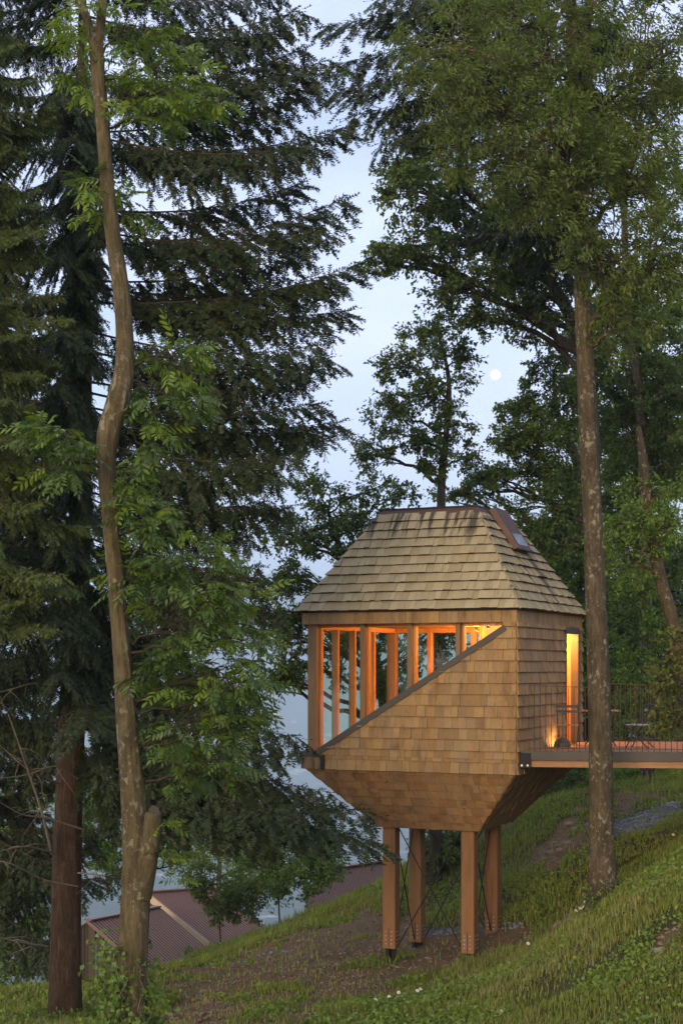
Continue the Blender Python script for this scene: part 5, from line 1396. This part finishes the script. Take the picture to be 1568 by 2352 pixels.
M_STONE = plain_mat('pale_stone', (0.20, 0.16, 0.115), 0.9, 0, .35, 5, .2)
M_GRAVEL = plain_mat('grey_gravel', (0.19, 0.195, 0.20), 0.9, 0, .4, 9, .2)
M_CHIP = plain_mat('bark_chips', (0.17, 0.115, 0.07), 0.95, 0, .5, 9, .1)
OCT = np.array([[1, 0, 0], [-1, 0, 0], [0, 1, 0], [0, -1, 0], [0, 0, 1], [0, 0, -1.0]])
OCF = np.array([[0, 2, 4], [2, 1, 4], [1, 3, 4], [3, 0, 4], [2, 0, 5], [1, 2, 5], [3, 1, 5], [0, 3, 5]])
def stones(name, label, n, which, size, mt, yb=(20, 47), pw=2.2, flat=.6):
    x, y = scatter_points(n, yb); z = ground(x, y); e, g = masks(x, y, z)
    k = (e > .5) & (g < .5) if which == 'e' else (g > .5); x, y, z = x[k], y[k], z[k]; m = len(x)
    s = size * (.4 + RNG.random(m) ** pw * 1.6)
    V_ = OCT[None] * (1 + RNG.normal(0, .25, (m, 6, 3))) * s[:, None, None] * np.array([1.2, 1, flat])
    a = RNG.uniform(0, 6.28, m); ca, sa = np.cos(a)[:, None], np.sin(a)[:, None]
    X = V_[..., 0] * ca - V_[..., 1] * sa; Y = V_[..., 0] * sa + V_[..., 1] * ca
    V_ = np.stack([X + x[:, None], Y + y[:, None], V_[..., 2] + z[:, None] + s[:, None] * .15], -1).reshape(-1, 3)
    F_ = (OCF[None] + (np.arange(m) * 6)[:, None, None]).reshape(-1, 3)
    tag(link(name, fast_mesh(name, V_, F_), None, mt), label, name, kind='stuff')
stones('rubble', 'small pale stones scattered over the bare earth', 22000, 'e', .026, M_STONE, pw=4)
stones('debris', 'brown clods and bark chips on the bare earth', 41000, 'e', .034, M_CHIP, pw=4, flat=.5)
stones('gravel', 'grey gravel of the footpath below the cabin', 82000, 'g', .028, M_GRAVEL)

def boulder(x, y, d, r, label, seed):
    rn = np.random.default_rng(seed); p = gP(x, y, d)
    n1, n2 = 9, 14; V_ = []
    for i in range(n1 + 1):
        for j in range(n2):
            a, b_ = math.pi * i / n1, 2 * math.pi * j / n2
            v = np.array([math.sin(a) * math.cos(b_), math.sin(a) * math.sin(b_), math.cos(a)])
            k_ = 1 + .35 * (fbm(v[0] * 1.6 + seed * 3, v[1] * 1.6 + v[2] * 1.3, 3, seed) - .5) * 2
            V_.append(p + Vector(v * r * float(k_) * np.array([1.3, 1, .6])) + Z * r * .15)
    F_ = [[i * n2 + j, (i + 1) * n2 + j, (i + 1) * n2 + (j + 1) % n2, i * n2 + (j + 1) % n2] for i in range(n1) for j in range(n2)]
    o = link('stone', py_mesh('stone', V_, F_), None, M_STONE)
    tag(o, label, 'stone', 'loose stones on the slope')
boulder(827, 2310, 24.6, .15, 'pale rounded stone at the lower edge of the bare earth', 2)
boulder(1290, 2072, 29, .13, 'brown stone left of the lichen trunk foot', 3)
boulder(1315, 2065, 28.4, .10, 'small pinkish stone beside the lichen trunk foot', 4)
boulder(1510, 2195, 21.4, .09, 'reddish stone in the grass by the right edge', 5)
for i, (x, y, d) in enumerate([(1275,1925,37),(1300,1945,36),(1265,1950,36),(1325,1930,37),(1310,1905,38),(1250,1975,35.5),(1285,1975,35)]):
    boulder(x, y, d, RNDM.uniform(.06, .12), ['flat grey stone uppermost in the scree of the bank', 'angular stone in the middle of the scree', 'stone at the left side of the scree', 'stone at the right side of the scree nearest the lichen trunk', 'pale stone at the top of the scree', 'lowest stone at the left foot of the scree', 'round stone at the foot of the scree'][i], 20 + i)

M_PETAL = plain_mat('white_petal', (0.80, 0.80, 0.76), .6, 0, .05); M_YOLK = plain_mat('yellow_centre', (0.70, 0.45, 0.05), .7, 0, .1); M_STEM = plain_mat('green_stem', (0.06, 0.10, 0.03), .7)
pet = Geo()
for k in range(10):
    a = k * math.pi / 5; c, s = math.cos(a), math.sin(a)
    pet.add([(.006 * c, .006 * s, 0), (.028 * c - .007 * s, .028 * s + .007 * c, .003), (.034 * c, .034 * s, .002), (.028 * c + .007 * s, .028 * s - .007 * c, .003)], [[0, 1, 2], [0, 2, 3]])
PET = pet.mesh('petals'); PET.materials.append(M_PETAL)
YOL = py_mesh('flower_centre', [(.010 * math.cos(i * 1.0472), .010 * math.sin(i * 1.0472), .004) for i in range(6)] + [(0, 0, .010)], [[i, (i + 1) % 6, 6] for i in range(6)]); YOL.materials.append(M_YOLK)
sv, sf = tube_np([[0, 0, 0], [.005, 0, .1], [0, 0, .25]], [.003] * 3, 4); STE = fast_mesh('stem', sv, sf); STE.materials.append(M_STEM)
DA = [(915,2283,25.6),(925,2280,25.6),(893,2285,25.4),(862,2294,25.2),(868,2310,25),(958,2262,26),(965,2255,26.2),(1005,2275,25.4),(1212,2160,27.6),(1330,2045,27.6),(1340,2038,27.8),(1335,2022,28),(1343,2015,28),(1322,2052,27.4),(1545,1888,31),(1150,2350,21.4)]
DL = ['left one of the two closest daisies by the bare earth', 'right one of the two closest daisies by the bare earth', 'white daisy just left of the closest pair by the bare earth', 'leftmost white daisy by the pale rounded stone', 'lowest white daisy beside the pale rounded stone',
      'white daisy below the near right post', 'upper white daisy below the near right post', 'single white daisy a little right of the bare earth edge', 'lone white daisy on the grass right of the posts', 'lower white daisy left of the lichen trunk foot', 'white daisy of the lower pair touching the lichen trunk', 'upper left white daisy beside the lichen trunk', 'topmost white daisy beside the lichen trunk', 'lowest leftmost white daisy beside the lichen trunk', 'small white daisy on the far bank at the right edge', 'white daisy at the lower picture edge']
for i, (x, y, d) in enumerate(DA):
    p = P(x, y, d); p.z = gz(p.x, p.y)
    where = 'by the bare earth' if x < 1010 else ('beside the lichen trunk' if 1300 < x < 1400 else ('near the rear post' if x == 1212 else ('on the far bank at the right edge' if x == 1545 else 'at the lower picture edge')))
    r = empty('daisy', p, DL[i], 'flower', 'white daisies ' + where)
    hh = RNDM.uniform(.5, .9); tl = (RNDM.uniform(.5, 1.1), RNDM.gauss(0, .3), RNDM.uniform(0, 1))
    for me, z_, rot in ((STE, 0, (0, 0, 0)), (PET, .25 * hh, tl), (YOL, .25 * hh, tl)):
        o = bpy.data.objects.new(me.name.split('.')[0], me); COL.objects.link(o); o.parent = r; o.location = (0, 0, z_); o.rotation_euler = rot
        o.scale = (1, 1, hh) if me is STE else (.95, .95, .95)
